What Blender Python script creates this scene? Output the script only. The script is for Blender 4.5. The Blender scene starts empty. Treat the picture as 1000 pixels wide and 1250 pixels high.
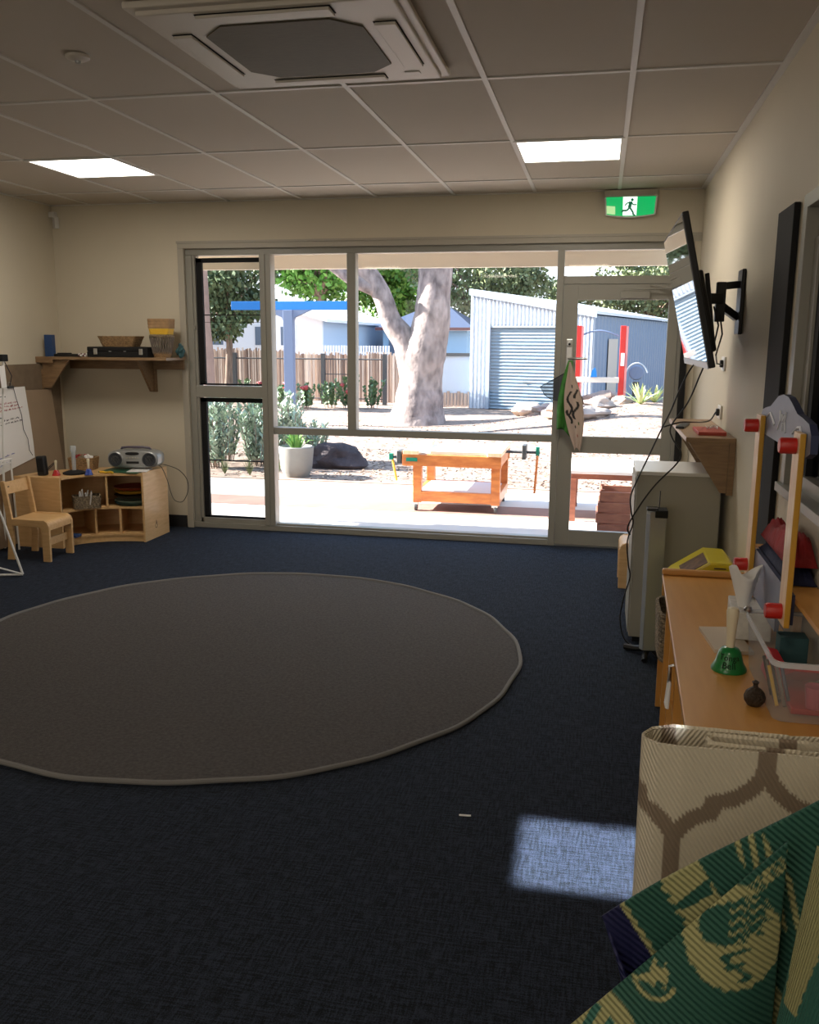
import bpy, bmesh, math, random
from mathutils import Vector, Matrix, noise as mnoise
random.seed(7)
PI = math.pi
scene = bpy.context.scene
COL = scene.collection
R = math.radians

# ---------------------------------------------------------------- materials
def nt(name):
    m = bpy.data.materials.new(name); m.use_nodes = True
    t = m.node_tree; b = t.nodes['Principled BSDF']
    return m, t, b
def setc(b, c): b.inputs['Base Color'].default_value = (c[0], c[1], c[2], 1)
def M(name, col, rough=.6, metal=0, var=0.0, vscale=8, stretch=(1,1,1), bump=0, bscale=60, coat=0, alpha=None, spec=None, emit=None, estr=0, trans=0, col2=None, detail=3):
    m, t, b = nt(name); N = t.nodes; L = t.links
    setc(b, col); b.inputs['Roughness'].default_value = rough; b.inputs['Metallic'].default_value = metal
    if coat: b.inputs['Coat Weight'].default_value = coat; b.inputs['Coat Roughness'].default_value = .12
    if spec is not None: b.inputs['Specular IOR Level'].default_value = spec
    if alpha is not None: b.inputs['Alpha'].default_value = alpha
    if trans: b.inputs['Transmission Weight'].default_value = trans
    if emit: b.inputs['Emission Color'].default_value = (*emit, 1); b.inputs['Emission Strength'].default_value = estr
    if var or col2:
        tc = N.new('ShaderNodeTexCoord'); mp = N.new('ShaderNodeMapping'); mp.inputs['Scale'].default_value = stretch
        no = N.new('ShaderNodeTexNoise'); no.inputs['Scale'].default_value = vscale; no.inputs['Detail'].default_value = detail
        cr = N.new('ShaderNodeValToRGB'); cr.color_ramp.elements[0].position = .3; cr.color_ramp.elements[1].position = .7
        c2 = col2 or tuple(c * (1 - var) for c in col)
        cr.color_ramp.elements[0].color = (*c2, 1); cr.color_ramp.elements[1].color = (*(col if col2 else tuple(min(1, c * (1 + var * .6)) for c in col)), 1)
        L.new(tc.outputs['Object'], mp.inputs['Vector']); L.new(mp.outputs[0], no.inputs['Vector']); L.new(no.outputs['Fac'], cr.inputs[0]); L.new(cr.outputs[0], b.inputs['Base Color'])
    if bump:
        tc = N.new('ShaderNodeTexCoord'); no = N.new('ShaderNodeTexNoise'); no.inputs['Scale'].default_value = bscale; no.inputs['Detail'].default_value = 4
        bp = N.new('ShaderNodeBump'); bp.inputs['Strength'].default_value = bump; bp.inputs['Distance'].default_value = .02
        L.new(tc.outputs['Object'], no.inputs['Vector']); L.new(no.outputs['Fac'], bp.inputs['Height']); L.new(bp.outputs[0], b.inputs['Normal'])
    return m
def wood(name, c1, c2, stretch=(1, 12, 12), scale=3, rough=.45, coat=.15):
    return M(name, c1, rough, var=.1, col2=c2, vscale=scale, stretch=stretch, detail=6, coat=coat)
def glassmat(name, tint=(1, 1, 1), refl=.08):
    m, t, b = nt(name); N = t.nodes; L = t.links; N.remove(b)
    o = N['Material Output']; tr = N.new('ShaderNodeBsdfTransparent'); tr.inputs[0].default_value = (*tint, 1)
    gl = N.new('ShaderNodeBsdfGlossy'); gl.inputs['Roughness'].default_value = .02
    fr = N.new('ShaderNodeFresnel'); fr.inputs[0].default_value = 1.45
    mu = N.new('ShaderNodeMath'); mu.operation = 'MULTIPLY'; mu.inputs[1].default_value = 1.0
    mx = N.new('ShaderNodeMixShader'); L.new(fr.outputs[0], mu.inputs[0]); L.new(mu.outputs[0], mx.inputs[0]); L.new(tr.outputs[0], mx.inputs[1]); L.new(gl.outputs[0], mx.inputs[2]); L.new(mx.outputs[0], o.inputs[0])
    return m
def clearplastic(name, tint, fac):
    m, t, b = nt(name); N = t.nodes; L = t.links; o = N['Material Output']
    setc(b, (.8, .82, .85)); b.inputs['Roughness'].default_value = .25
    tr = N.new('ShaderNodeBsdfTransparent'); tr.inputs[0].default_value = (*tint, 1)
    mx = N.new('ShaderNodeMixShader'); mx.inputs[0].default_value = fac
    L.new(tr.outputs[0], mx.inputs[1]); L.new(b.outputs[0], mx.inputs[2]); L.new(mx.outputs[0], o.inputs[0])
    return m
def attrmat(name, rough=.7, wscale=90, rot=(0, 0, 0), bump=.6, dist=.004):
    m, t, b = nt(name); N = t.nodes; L = t.links
    a = N.new('ShaderNodeAttribute'); a.attribute_name = 'Col'; L.new(a.outputs['Color'], b.inputs['Base Color']); b.inputs['Roughness'].default_value = rough
    tc = N.new('ShaderNodeTexCoord'); mp = N.new('ShaderNodeMapping'); mp.inputs['Rotation'].default_value = rot
    w = N.new('ShaderNodeTexWave'); w.inputs['Scale'].default_value = wscale; w.bands_direction = 'X'
    w.inputs['Distortion'].default_value = .6; w.inputs['Detail Scale'].default_value = 3
    bp = N.new('ShaderNodeBump'); bp.inputs['Strength'].default_value = bump; bp.inputs['Distance'].default_value = dist
    L.new(tc.outputs['UV'], mp.inputs[0]); L.new(mp.outputs[0], w.inputs[0]); L.new(w.outputs['Fac'], bp.inputs['Height']); L.new(bp.outputs[0], b.inputs['Normal'])
    return m
def carpetmat():
    m, t, b = nt('navy_carpet'); N = t.nodes; L = t.links; b.inputs['Roughness'].default_value = .95
    b.inputs['Sheen Weight'].default_value = .05; b.inputs['Specular IOR Level'].default_value = .22; b.inputs['Sheen Roughness'].default_value = .5; b.inputs['Sheen Tint'].default_value = (.3, .45, .8, 1)
    tc = N.new('ShaderNodeTexCoord'); outs = []
    for st in ((1, 9, 1), (9, 1, 1)):
        mp = N.new('ShaderNodeMapping'); mp.inputs['Scale'].default_value = st; no = N.new('ShaderNodeTexNoise'); no.inputs['Scale'].default_value = 16; no.inputs['Detail'].default_value = 5
        L.new(tc.outputs['Object'], mp.inputs[0]); L.new(mp.outputs[0], no.inputs[0]); outs.append(no)
    ad = N.new('ShaderNodeMath'); ad.operation = 'ADD'; L.new(outs[0].outputs[0], ad.inputs[0]); L.new(outs[1].outputs[0], ad.inputs[1])
    hf = N.new('ShaderNodeMath'); hf.operation = 'MULTIPLY'; hf.inputs[1].default_value = .5; L.new(ad.outputs[0], hf.inputs[0])
    fn = N.new('ShaderNodeTexNoise'); fn.inputs['Scale'].default_value = 260; fn.inputs['Detail'].default_value = 2; L.new(tc.outputs['Object'], fn.inputs[0])
    mx0 = N.new('ShaderNodeMath'); mx0.operation = 'MULTIPLY_ADD'; mx0.inputs[1].default_value = .35; L.new(fn.outputs[0], mx0.inputs[0])
    s2 = N.new('ShaderNodeMath'); s2.operation = 'MULTIPLY'; s2.inputs[1].default_value = .65; L.new(hf.outputs[0], s2.inputs[0]); L.new(s2.outputs[0], mx0.inputs[2])
    cr = N.new('ShaderNodeValToRGB'); e = cr.color_ramp.elements; e[0].position = .44; e[0].color = (.0025, .0032, .0045, 1); e[1].position = .58; e[1].color = (.023, .031, .050, 1)
    L.new(mx0.outputs[0], cr.inputs[0]); L.new(cr.outputs[0], b.inputs['Base Color'])
    bp = N.new('ShaderNodeBump'); bp.inputs['Strength'].default_value = .6; bp.inputs['Distance'].default_value = .01; L.new(mx0.outputs[0], bp.inputs['Height']); L.new(bp.outputs[0], b.inputs['Normal'])
    return m

MT = {}
MT['carpet'] = carpetmat()
MT['rug'] = M('rug_pile', (.098, .087, .083), .95, var=.3, vscale=70, bump=.7, bscale=350)
MT['rug_edge'] = M('rug_edge', (.20, .195, .19), .9, bump=.4, bscale=300)
MT['wall'] = M('cream_wall', (.62, .56, .44), .7, var=.03, vscale=2, bump=.04, bscale=200)
MT['ceil'] = M('ceiling_tile', (.50, .445, .37), .85, bump=.08, bscale=260)
MT['tbar'] = M('ceiling_bar', (.62, .60, .56), .5)
MT['frame'] = M('window_frame_paint', (.29, .28, .245), .4)
MT['trimw'] = M('painted_architrave', (.42, .385, .32), .5)
MT['black'] = M('black_plastic', (.008, .008, .009), .4)
MT['blackm'] = M('matt_black', (.004, .004, .005), .85)
MT['skirt'] = M('dark_baseboard', (.012, .012, .014), .6)
MT['glass'] = glassmat('window_glass')
MT['screen_glass'] = glassmat('mesh_glass', (.62, .64, .64))
MT['birch'] = wood('birch_ply', (.72, .47, .23), (.62, .38, .165), (2, 2, 14), 4)
MT['birchx'] = wood('birch_ply_top', (.74, .48, .23), (.64, .39, .165), (2, 14, 14), 4)
MT['shelfw'] = wood('oak_shelf', (.30, .19, .10), (.21, .125, .065), (2, 12, 12), 5)
MT['desk'] = wood('beech_laminate', (.60, .30, .075), (.55, .265, .06), (14, 1.2, 4), 3, .35, .2)
MT['deskedge'] = M('beech_edge', (.55, .27, .075), .4, coat=.2)
MT['orange_wood'] = wood('cedar_outdoor', (.62, .22, .055), (.42, .12, .03), (2, 8, 8), 4, .5)
MT['pine'] = wood('pine_post', (.90, .68, .46), (.76, .52, .31), (8, 8, 1), 9, .5)
MT['ochre'] = M('ochre_edge', (.55, .29, .03), .5)
MT['white'] = M('white_plastic', (.72, .71, .68), .4)
MT['paper'] = M('white_paper', (.78, .77, .76), .8)
MT['offwhite'] = M('ac_white', (.60, .55, .48), .45)
MT['acgrille'] = M('ac_grille', (.13, .115, .08), .7, var=.2, vscale=30, stretch=(1, 20, 1))
MT['metalw'] = M('white_metal', (.75, .75, .73), .3)
MT['steel'] = M('brushed_steel', (.55, .55, .55), .3, 1)
MT['silver'] = M('silver_plastic', (.34, .35, .35), .35, .4)
MT['cabmetal'] = M('beige_steel_cabinet', (.36, .345, .29), .5)
MT['ink'] = M('ink', (.03, .03, .05), .8)
MT['inkblue'] = M('ink_blue', (.08, .10, .45), .8)
MT['inkred'] = M('ink_red', (.45, .12, .12), .8)
MT['pin'] = M('brown_pinboard', (.18, .13, .085), .9, var=.12, vscale=20)
MT['card'] = M('brown_board', (.30, .215, .14), .85, var=.06, vscale=5)
MT['wicker'] = M('wicker', (.34, .21, .10), .8, var=.5, vscale=60, stretch=(1, 1, 3), bump=.8, bscale=90)
MT['wickerd'] = M('grey_wicker', (.26, .20, .13), .8, var=.6, vscale=90, bump=.9, bscale=110)
MT['blue'] = M('blue_card', (.02, .06, .18), .5)
MT['yellow'] = M('yellow_plastic', (.62, .52, .03), .35, coat=.3)
MT['yellow2'] = M('yellow_weave', (.75, .45, .03), .6)
MT['teal'] = M('teal_cloth', (.03, .09, .10), .8)
MT['red'] = M('red_paint', (.50, .02, .015), .4)
MT['redc'] = M('red_cloth', (.30, .012, .015), .8, var=.3, vscale=12, bump=.3, bscale=25)
MT['navyc'] = M('navy_cloth', (.008, .012, .05), .85, bump=.3, bscale=25)
MT['bellg'] = M('green_enamel', (.003, .17, .035), .3, coat=.35)
MT['bellr'] = M('red_enamel', (.5, .02, .02), .2, coat=1)
MT['bellb'] = M('blue_enamel', (.02, .06, .35), .2, coat=1)
MT['cream'] = M('cream_handle', (.70, .63, .46), .45)
MT['nut'] = M('dark_pod', (.045, .028, .016), .6, var=.4, vscale=40, bump=.8, bscale=120)
MT['tub'] = clearplastic('clear_tub', (.90, .92, .94), .20)
MT['tubrim'] = clearplastic('clear_tub_rim', (.85, .88, .9), .5)
MT['tube'] = clearplastic('clear_tube', (.8, .87, .9), .35)
MT['lilac'] = M('lilac_paint', (.17, .19, .27), .45, var=.08, vscale=9)
MT['lilacd'] = M('dark_blue_edge', (.03, .04, .10), .5)
MT['lilacw'] = M('pale_line', (.62, .64, .70), .5)
MT['tvscreen'] = M('television_screen', (.012, .013, .015), .035, spec=.9, coat=1)
MT['tvscreen'].node_tree.nodes['Principled BSDF'].inputs['Coat Roughness'].default_value = .02
MT['greenc'] = M('green_cloth', (.05, .22, .03), .8, var=.4, vscale=14)
MT['net'] = M('dark_net', (.05, .06, .08), .9, alpha=.7)
MT['taupe'] = M('taupe_cloth', (.16, .13, .11), .9)
MT['patt'] = M('cream_pattern_cloth', (.55, .44, .38), .85, var=.1, vscale=15)
MT['exitg'] = M('exit_green', (.0, .35, .1), .4, emit=(0, .42, .11), estr=.55)
MT['exitw'] = M('exit_white', (.8, .85, .8), .4, emit=(.8, .95, .85), estr=.8)
MT['exitp'] = M('exit_glare', (.4, .6, .3), .4, emit=(.4, .65, .3), estr=.6)
MT['diff'] = M('light_diffuser', (1, 1, 1), .4, emit=(1, .95, .85), estr=5)
# outdoors
MT['pave'] = M('pale_paving', (.62, .58, .54), .9, var=.06, vscale=2)
MT['pave2'] = M('painted_shade_band', (.27, .165, .135), .9, var=.15, vscale=4)
MT['kerb'] = M('timber_kerb', (.33, .25, .2), .9)
MT['mulch'] = M('mulch', (.40, .30, .24), .95, col2=(.10, .065, .05), vscale=9, stretch=(1, 1, 1), detail=8, bump=1, bscale=12)
MT['chip'] = M('bark_chip', (.16, .10, .065), .9, var=.6, vscale=3)
MT['leafl'] = M('leaf_litter', (.55, .42, .30), .8, var=.4, vscale=3)
MT['eave'] = M('eave_paint', (.74, .66, .55), .6)
MT['trunk'] = M('pale_gum_bark', (.38, .32, .30), .95, col2=(.11, .09, .088), vscale=4.5, stretch=(1.6, 1.6, .8), detail=12, bump=1, bscale=7)
MT['bark'] = M('brown_bark', (.24, .17, .13), .9, var=.4, vscale=6, stretch=(3, 3, .6))
MT['gleaf'] = M('bright_leaves', (.11, .27, .04), .6, var=.5, vscale=1.2)
MT['gleaf2'] = M('grey_green_leaves', (.11, .16, .07), .6, var=.5, vscale=1.5)
MT['gleaf3'] = M('olive_leaves', (.16, .20, .09), .6, var=.4, vscale=1.5)
MT['lav'] = M('silver_green_leaves', (.36, .46, .36), .7, var=.4, vscale=5)
MT['rosel'] = M('rose_leaves', (.12, .22, .10), .6, var=.4, vscale=5)
MT['rose'] = M('rose_petals', (.40, .06, .06), .6)
MT['agave'] = M('pale_agave', (.42, .50, .22), .5)
MT['brush'] = M('brush_fence', (.62, .46, .35), .95, col2=(.32, .22, .17), vscale=5, stretch=(9, 1, .4), detail=5)
MT['brush2'] = M('brush_fence_dark', (.26,.18,.14), .95); MT['brush3'] = M('brush_fence_pale', (.72,.60,.50), .95)
MT['shed'] = M('shed_steel', (.30, .37, .46), .4, .2)
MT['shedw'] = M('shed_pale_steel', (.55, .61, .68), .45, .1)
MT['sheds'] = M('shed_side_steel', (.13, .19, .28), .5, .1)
MT['roller'] = M('roller_slats', (.25, .34, .42), .45, .1)
MT['housew'] = M('white_render', (.75, .78, .82), .8)
MT['roofw'] = M('white_roof', (.72, .74, .77), .6)
MT['bluehouse'] = M('blue_render', (.32, .50, .66), .8)
MT['roofd'] = M('dark_blue_roof', (.03, .05, .10), .7)
MT['fascia'] = M('brown_fascia', (.14, .05, .05), .6)
MT['bluebeam'] = M('bright_blue_beam', (.0, .17, .55), .5)
MT['bluepost'] = M('pale_blue_post', (.13, .18, .29), .6)
MT['concrete'] = M('concrete_pot', (.19, .185, .17), .9, var=.1, vscale=6)
MT['rock'] = M('sandstone', (.48, .40, .34), .95, col2=(.20, .16, .15), vscale=3, detail=7, bump=.8, bscale=6)
MT['log'] = M('dark_log', (.05, .04, .045), .95, var=.4, vscale=6, bump=1, bscale=14)
MT['creambeam'] = M('cream_beam', (.60, .56, .50), .6)
MT['greyd'] = M('dark_grey_metal', (.05, .055, .06), .5)
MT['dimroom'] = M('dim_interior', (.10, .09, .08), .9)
MT['tabletop'] = M('pale_table_top', (.75, .72, .70), .4)
MT['terracotta'] = wood('red_brown_timber', (.34, .13, .075), (.22, .08, .05), (2, 8, 8), 4, .7)

# ---------------------------------------------------------------- mesh builder
class MB:
    def __init__(s, ref=None): s.v = []; s.f = []; s.fm = []; s.uv = None; s.col = None; s.ref = ref; s.mi = 0
    def add(s, vs, fs, mi=None):
        o = len(s.v); s.v += [Vector(v) for v in vs]; s.f += [tuple(i + o for i in f) for f in fs]; s.fm += [s.mi if mi is None else mi] * len(fs); return s
    def box(s, lo, hi, rot=None, piv=None, bev=0):
        x0, y0, z0 = lo; x1, y1, z1 = hi
        vs = [Vector(p) for p in ((x0,y0,z0),(x1,y0,z0),(x1,y1,z0),(x0,y1,z0),(x0,y0,z1),(x1,y0,z1),(x1,y1,z1),(x0,y1,z1))]
        if rot is not None:
            pv = Vector(piv) if piv else (vs[0] + vs[6]) / 2
            vs = [rot @ (v - pv) + pv for v in vs]
        return s.add(vs, [(0,3,2,1),(4,5,6,7),(0,1,5,4),(1,2,6,5),(2,3,7,6),(3,0,4,7)])
    def cbox(s, c, d, rot=None):
        return s.box([c[i]-d[i]/2 for i in range(3)], [c[i]+d[i]/2 for i in range(3)], rot)
    def bar(s, a, b, w, h, up=(0,0,1)):
        a = Vector(a); b = Vector(b); d = (b-a).normalized(); u = Vector(up)
        if abs(d.dot(u)) > .98: u = Vector((1,0,0))
        r = d.cross(u).normalized(); u = r.cross(d)
        vs = [p + r*sx*w/2 + u*sy*h/2 for p in (a,b) for sx,sy in ((-1,-1),(1,-1),(1,1),(-1,1))]
        return s.add(vs, [(0,1,2,3),(7,6,5,4),(0,4,5,1),(1,5,6,2),(2,6,7,3),(3,7,4,0)])
    def tube(s, pts, r, n=8, cap=True):
        pts = [Vector(p) for p in pts]; rs = r if isinstance(r, (list, tuple)) else [r]*len(pts); vs = []; prev = None
        for i, p in enumerate(pts):
            d = (pts[min(i+1, len(pts)-1)] - pts[max(i-1, 0)]).normalized()
            if prev is None: u = d.orthogonal().normalized()
            else:
                u = prev - d*prev.dot(d); u = u.normalized() if u.length > 1e-6 else d.orthogonal().normalized()
            prev = u; w = d.cross(u)
            vs += [p + (u*math.cos(2*PI*k/n) + w*math.sin(2*PI*k/n))*rs[i] for k in range(n)]
        fs = [(i*n+k, i*n+(k+1)%n, (i+1)*n+(k+1)%n, (i+1)*n+k) for i in range(len(pts)-1) for k in range(n)]
        if cap: fs += [tuple(range(n-1,-1,-1)), tuple(range((len(pts)-1)*n, len(pts)*n))]
        return s.add(vs, fs)
    def lathe(s, prof, c=(0,0,0), n=20, ax='z', sq=None):
        vs = []
        for r, h in prof:
            for k in range(n):
                a = 2*PI*k/n; x, y = r*math.cos(a), r*math.sin(a)
                if sq: x *= sq[0]; y *= sq[1]
                p = (x,y,h) if ax == 'z' else ((h,x,y) if ax == 'x' else (y,h,x))
                vs.append(Vector(p) + Vector(c))
        m = len(prof)
        fs = [(i*n+k, i*n+(k+1)%n, (i+1)*n+(k+1)%n, (i+1)*n+k) for i in range(m-1) for k in range(n)]
        if prof[0][0] > 1e-5: fs.append(tuple(range(n-1,-1,-1)))
        if prof[-1][0] > 1e-5: fs.append(tuple(range((m-1)*n, m*n)))
        return s.add(vs, fs)
    def prism(s, poly, axis, a, b):
        # poly in the two other axes (cyclic), extruded along axis from a to b
        def P(u, v, w): return {'x': (w,u,v), 'y': (u,w,v), 'z': (u,v,w)}[axis]
        n = len(poly); vs = [P(u,v,a) for u,v in poly] + [P(u,v,b) for u,v in poly]
        return s.add(vs, [tuple(range(n-1,-1,-1)), tuple(range(n,2*n))] + [(i,(i+1)%n,n+(i+1)%n,n+i) for i in range(n)])
    def grid(s, f, nu, nv, mi=None):
        vs = [f(i/nu, j/nv) for i in range(nu+1) for j in range(nv+1)]
        fs = [(i*(nv+1)+j, (i+1)*(nv+1)+j, (i+1)*(nv+1)+j+1, i*(nv+1)+j+1) for i in range(nu) for j in range(nv)]
        return s.add(vs, fs, mi)
    def blob(s, c, r, seed=0, amp=.15, n=10):
        bm = bmesh.new(); bmesh.ops.create_icosphere(bm, subdivisions=3, radius=1)
        vs = []
        for v in bm.verts:
            k = 1 + amp*mnoise.noise(v.co*1.6 + Vector((seed*7.1, seed*3.3, seed)))*2
            vs.append(Vector((v.co.x*r[0]*k, v.co.y*r[1]*k, v.co.z*r[2]*k)) + Vector(c))
        fs = [tuple(v.index for v in f.verts) for f in bm.faces]; bm.free()
        return s.add(vs, fs)
    def build(s, name, mats, parent=None, smooth=False, bevel=0, solid=0, subsurf=0, kind=None, world=True):
        me = bpy.data.meshes.new(name)
        vs = s.v
        if parent is not None and world:
            r = parent
            while r.parent: r = r.parent
            mt = (Matrix.Translation(r.location) @ r.rotation_euler.to_matrix().to_4x4()).inverted()
            vs = [mt @ v for v in vs]
        me.from_pydata([tuple(v) for v in vs], [], s.f); me.validate(); me.update()
        bm = bmesh.new(); bm.from_mesh(me)
        if not s.uv: bmesh.ops.recalc_face_normals(bm, faces=bm.faces)
        bm.to_mesh(me); bm.free()
        if not isinstance(mats, (list, tuple)): mats = [mats]
        for m in mats: me.materials.append(m)
        if len(mats) > 1:
            for p, k in zip(me.polygons, s.fm): p.material_index = k
        if smooth:
            for p in me.polygons: p.use_smooth = True
        if s.uv:
            ul = me.uv_layers.new(name='UVMap')
            for l in me.loops: ul.data[l.index].uv = s.uv[l.vertex_index]
        if s.col:
            ca = me.color_attributes.new('Col', 'FLOAT_COLOR', 'POINT')
            for i, c in enumerate(s.col): ca.data[i].color = (*c, 1)
        o = bpy.data.objects.new(name, me); COL.objects.link(o)
        if parent is not None: o.parent = parent
        if bevel:
            b = o.modifiers.new('Bevel', 'BEVEL'); b.width = bevel; b.segments = 2; b.limit_method = 'ANGLE'; b.angle_limit = R(40)
        if solid:
            b = o.modifiers.new('Solid', 'SOLIDIFY'); b.thickness = solid; b.offset = 0
        if subsurf:
            b = o.modifiers.new('Sub', 'SUBSURF'); b.levels = subsurf; b.render_levels = subsurf
        if kind: o['kind'] = kind
        if smooth and not subsurf and not solid:
            try: me.shade_auto_smooth(angle=R(40))
            except Exception:
                try: me.set_sharp_from_angle(angle=R(40))
                except Exception: pass
        return o

def tag(o, label, cat, group=None, kind=None):
    o['label'] = label; o['category'] = cat
    if group: o['group'] = group
    if kind: o['kind'] = kind
    return o
def thing(name, label, cat, loc=(0,0,0), rz=0, group=None):
    o = bpy.data.objects.new(name, None); COL.objects.link(o); o.location = loc; o.rotation_euler = (0,0,rz); o.empty_display_size = .1
    return tag(o, label, cat, group)
def struct(name):
    o = bpy.data.objects.new(name, None); COL.objects.link(o); o['kind'] = 'structure'; return o
def copy_tree(o, parent=None):
    c = o.copy(); COL.objects.link(c); c.parent = parent
    for ch in list(o.children): copy_tree(ch, c)
    return c

H = 2.654; D = 6.911; XR = .668; XL = -4.505; YF = -2.2
# ---------------------------------------------------------------- room shell
MB().box((XL-.1, YF-.1, -.12), (XR+.1, D+.15, 0)).build('floor', MT['carpet'], kind='structure')
MB().box((XL-.1, YF-.1, H), (XR+.1, D+.15, H+.1)).build('ceiling', MT['ceil'], kind='structure')
g = MB()
for k in range(-1, 9):
    x = .0743 - .6*k
    if x < XR-.01: g.box((x-.012, YF, H-.006), (x+.012, D, H+.001))
for k in range(-6, 2):
    y = 5.149 + 1.2*k
    g.box((XL, y-.012, H-.0055), (XR, y+.012, H+.001))
g.box((XR-.03, YF, H-.006), (XR, D, H)); g.box((XL, YF, H-.006), (XL+.03, D, H)); g.box((XL, D-.03, H-.006), (XR, D, H))
g.build('trim_1', MT['tbar'], kind='structure')
MB().box((XL-.15, YF-.1, 0), (XL, D+.15, H)).build('wall_left', MT['wall'], kind='structure')
w = MB()
wy0, wy1, wz0, wz1 = .9, 3.40, 1.085, 2.03
w.box((XR, YF-.1, 0), (XR+.15, wy0, H)); w.box((XR, wy1, 0), (XR+.15, D+.15, H)); w.box((XR, wy0, 0), (XR+.15, wy1, wz0)); w.box((XR, wy0, wz1), (XR+.15, wy1, H))
w.build('wall_right', MT['wall'], kind='structure')
w = MB()
OX0, OX1, OZ = -3.34, .60, 2.30
w.box((XL-.15, D, 0), (OX0, D+.15, H)); w.box((OX1, D, 0), (XR+.15, D+.15, H)); w.box((OX0, D, OZ), (OX1, D+.15, H))
w.build('wall_back', MT['wall'], kind='structure')
MB().box((XL-.15, YF-.25, 0), (XR+.15, YF-.1, H)).build('wall_front', MT['wall'], kind='structure')
MB().box((XL, D-.014, 0), (-3.40, D, .10)).build('baseboard_back', MT['skirt'], kind='structure')
MB().box((XL, YF, 0), (XL+.014, D-.014, .10)).build('baseboard_left', MT['skirt'], kind='structure')
MB().box((XR-.014, YF, 0), (XR, D, .10)).build('baseboard_right', MT['skirt'], kind='structure')
t = MB()
t.box((-3.386, D-.018, 0), (OX0+.005, D, OZ-.006)); t.box((-3.386, D-.0185, OZ-.005), (XR-.002, D, 2.334)); t.box((-3.392, D-.024, 2.335), (XR-.002, D, 2.352)); t.box((.59, D-.015, 0), (.622, D, OZ))
t.build('trim_2', MT['trimw'], kind='structure')

# ---- glazing
F0, F1 = D+.02, D+.115
wn = struct('window_1')
f = MB(wn)
f.box((OX0, F0, .046), (-3.285, F1, 2.244)); f.box((OX0, F0+.001, 2.245), (OX1, F1, OZ)); f.box((OX0, F0-.01, 0), (-.348, F1, .045)); f.box((OX0, F0+.02, .045), (-.345, F1, .06))
f.box((-2.70, F0-.012, .045), (-2.607, F1, 2.245)); f.box((-2.69, F0-.02, .045), (-2.65, F1, 2.245))
f.box((-1.978, F0, .87), (-1.908, F1, 2.245)); f.box((-2.607, F0, .815), (-.345, F1, .87)); f.box((-3.285, F0, 1.105), (-2.70, F1, 1.20))
f.box((-.347, F0-.012, 0), (-.298, F1, 2.245)); f.box((-.298, F0, 2.0), (.545, F1, 2.058)); f.box((.545, F0, 0), (OX1, F1, 2.245))
f.box((-3.285, F0+.01, .045), (-3.262, F1, 2.245)); f.box((-3.285, F0+.01, .045), (-2.70, F1, .085))
f.build('window_frame', MT['frame'], wn, bevel=.003)
for (z0, z1, zb) in ((1.205, 2.225, 1.775), (.085, 1.10, .575)):
    b = MB(wn); x0, x1, y0, y1 = -3.262, -2.702, F0+.03, F0+.06; wd = .05
    b.box((x0, y0, z0), (x0+wd, y1, z1)); b.box((x1-.012, y0, z0), (x1, y1, z1)); b.box((x0, y0, z1-.035), (x1, y1, z1)); b.box((x0, y0, z0), (x1, y1, z0+.014)); b.box((x0, y0+.01, zb-.004), (x1, y1, zb+.004)); b.box((x0, y0+.02, zb-.06), (x1, y0+.024, zb-.057))
    sf = b.build('sash_frame', MT['blackm'], wn)
    p = MB(wn); p.add([(x0, y0+.02, z0), (x1, y0+.02, z0), (x1, y0+.02, z1), (x0, y0+.02, z1)], [(0,1,2,3)]); p.build('mesh_pane', MT['screen_glass'], wn)
    MB(wn).cbox((-3.274, F0, zb-.1), (.012, .02, .03)).build('sash_latch', MT['frame'], wn)
for (x0, x1, z0, z1) in ((-2.607, -1.978, .87, 2.245), (-1.908, -.347, .87, 2.245), (-2.607, -.347, .06, .815), (-.298, .545, 2.058, 2.245)):
    p = MB(wn); yy = F0+.045; p.add([(x0,yy,z0),(x1,yy,z0),(x1,yy,z1),(x0,yy,z1)], [(0,1,2,3)]); p.build('pane', MT['glass'], wn)
dr = struct('door_1')
d = MB(dr); a0, a1 = F0+.005, F0+.05
d.box((-.296, a0, .012), (-.187, a1, 1.998)); d.box((.47, a0, .012), (.543, a1, 1.998)); d.box((-.187, a0, 1.886), (.47, a1, 1.998)); d.box((-.187, a0, .739), (.47, a1, .866)); d.box((-.187, a0, .012), (.47, a1, .127))
d.build('door_frame', MT['frame'], dr, bevel=.002)
for z0, z1 in ((.866, 1.886), (.127, .739)):
    p = MB(dr); p.add([(-.187, a0+.02, z0), (.47, a0+.02, z0), (.47, a0+.02, z1), (-.187, a0+.02, z1)], [(0,1,2,3)]); p.build('door_pane', MT['glass'], dr)
b = MB(dr); b.box((-.262, a0-.012, 1.33), (-.212, a0, 1.60)); b.lathe([(.001,0),(.022,.002),(.022,.014),(.001,.014)], (-.237, a0-.022, 1.56), 16, 'y')
hp = b.build('lock_plate', MT['steel'], dr, bevel=.006)
MB(dr).lathe([(.001,0),(.009,.001),(.009,.012),(.001,.012)], (-.237, a0-.028, 1.56), 12, 'y').build('keyhole', MT['blackm'], dr)
MB(dr).tube([(-.237, a0, 1.455), (-.237, a0-.05, 1.455), (-.225, a0-.055, 1.455), (-.10, a0-.055, 1.455)], .009, 10).build('door_handle', MT['steel'], dr, smooth=True)
c = MB(dr); c.box((.12, a0-.05, 1.895), (.33, a0, 1.945)); c.bar((.14, a0-.045, 1.955), (.50, a0-.10, 1.965), .02, .01); c.bar((.50, a0-.1, 1.965), (.33, a0-.02, 1.985), .02, .01)
c.build('door_closer', MT['frame'], dr, bevel=.004)
MB().box((-.298, F0, 0), (.545, F1, .012)).build('trim_3', MT['steel'], kind='structure')
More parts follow.
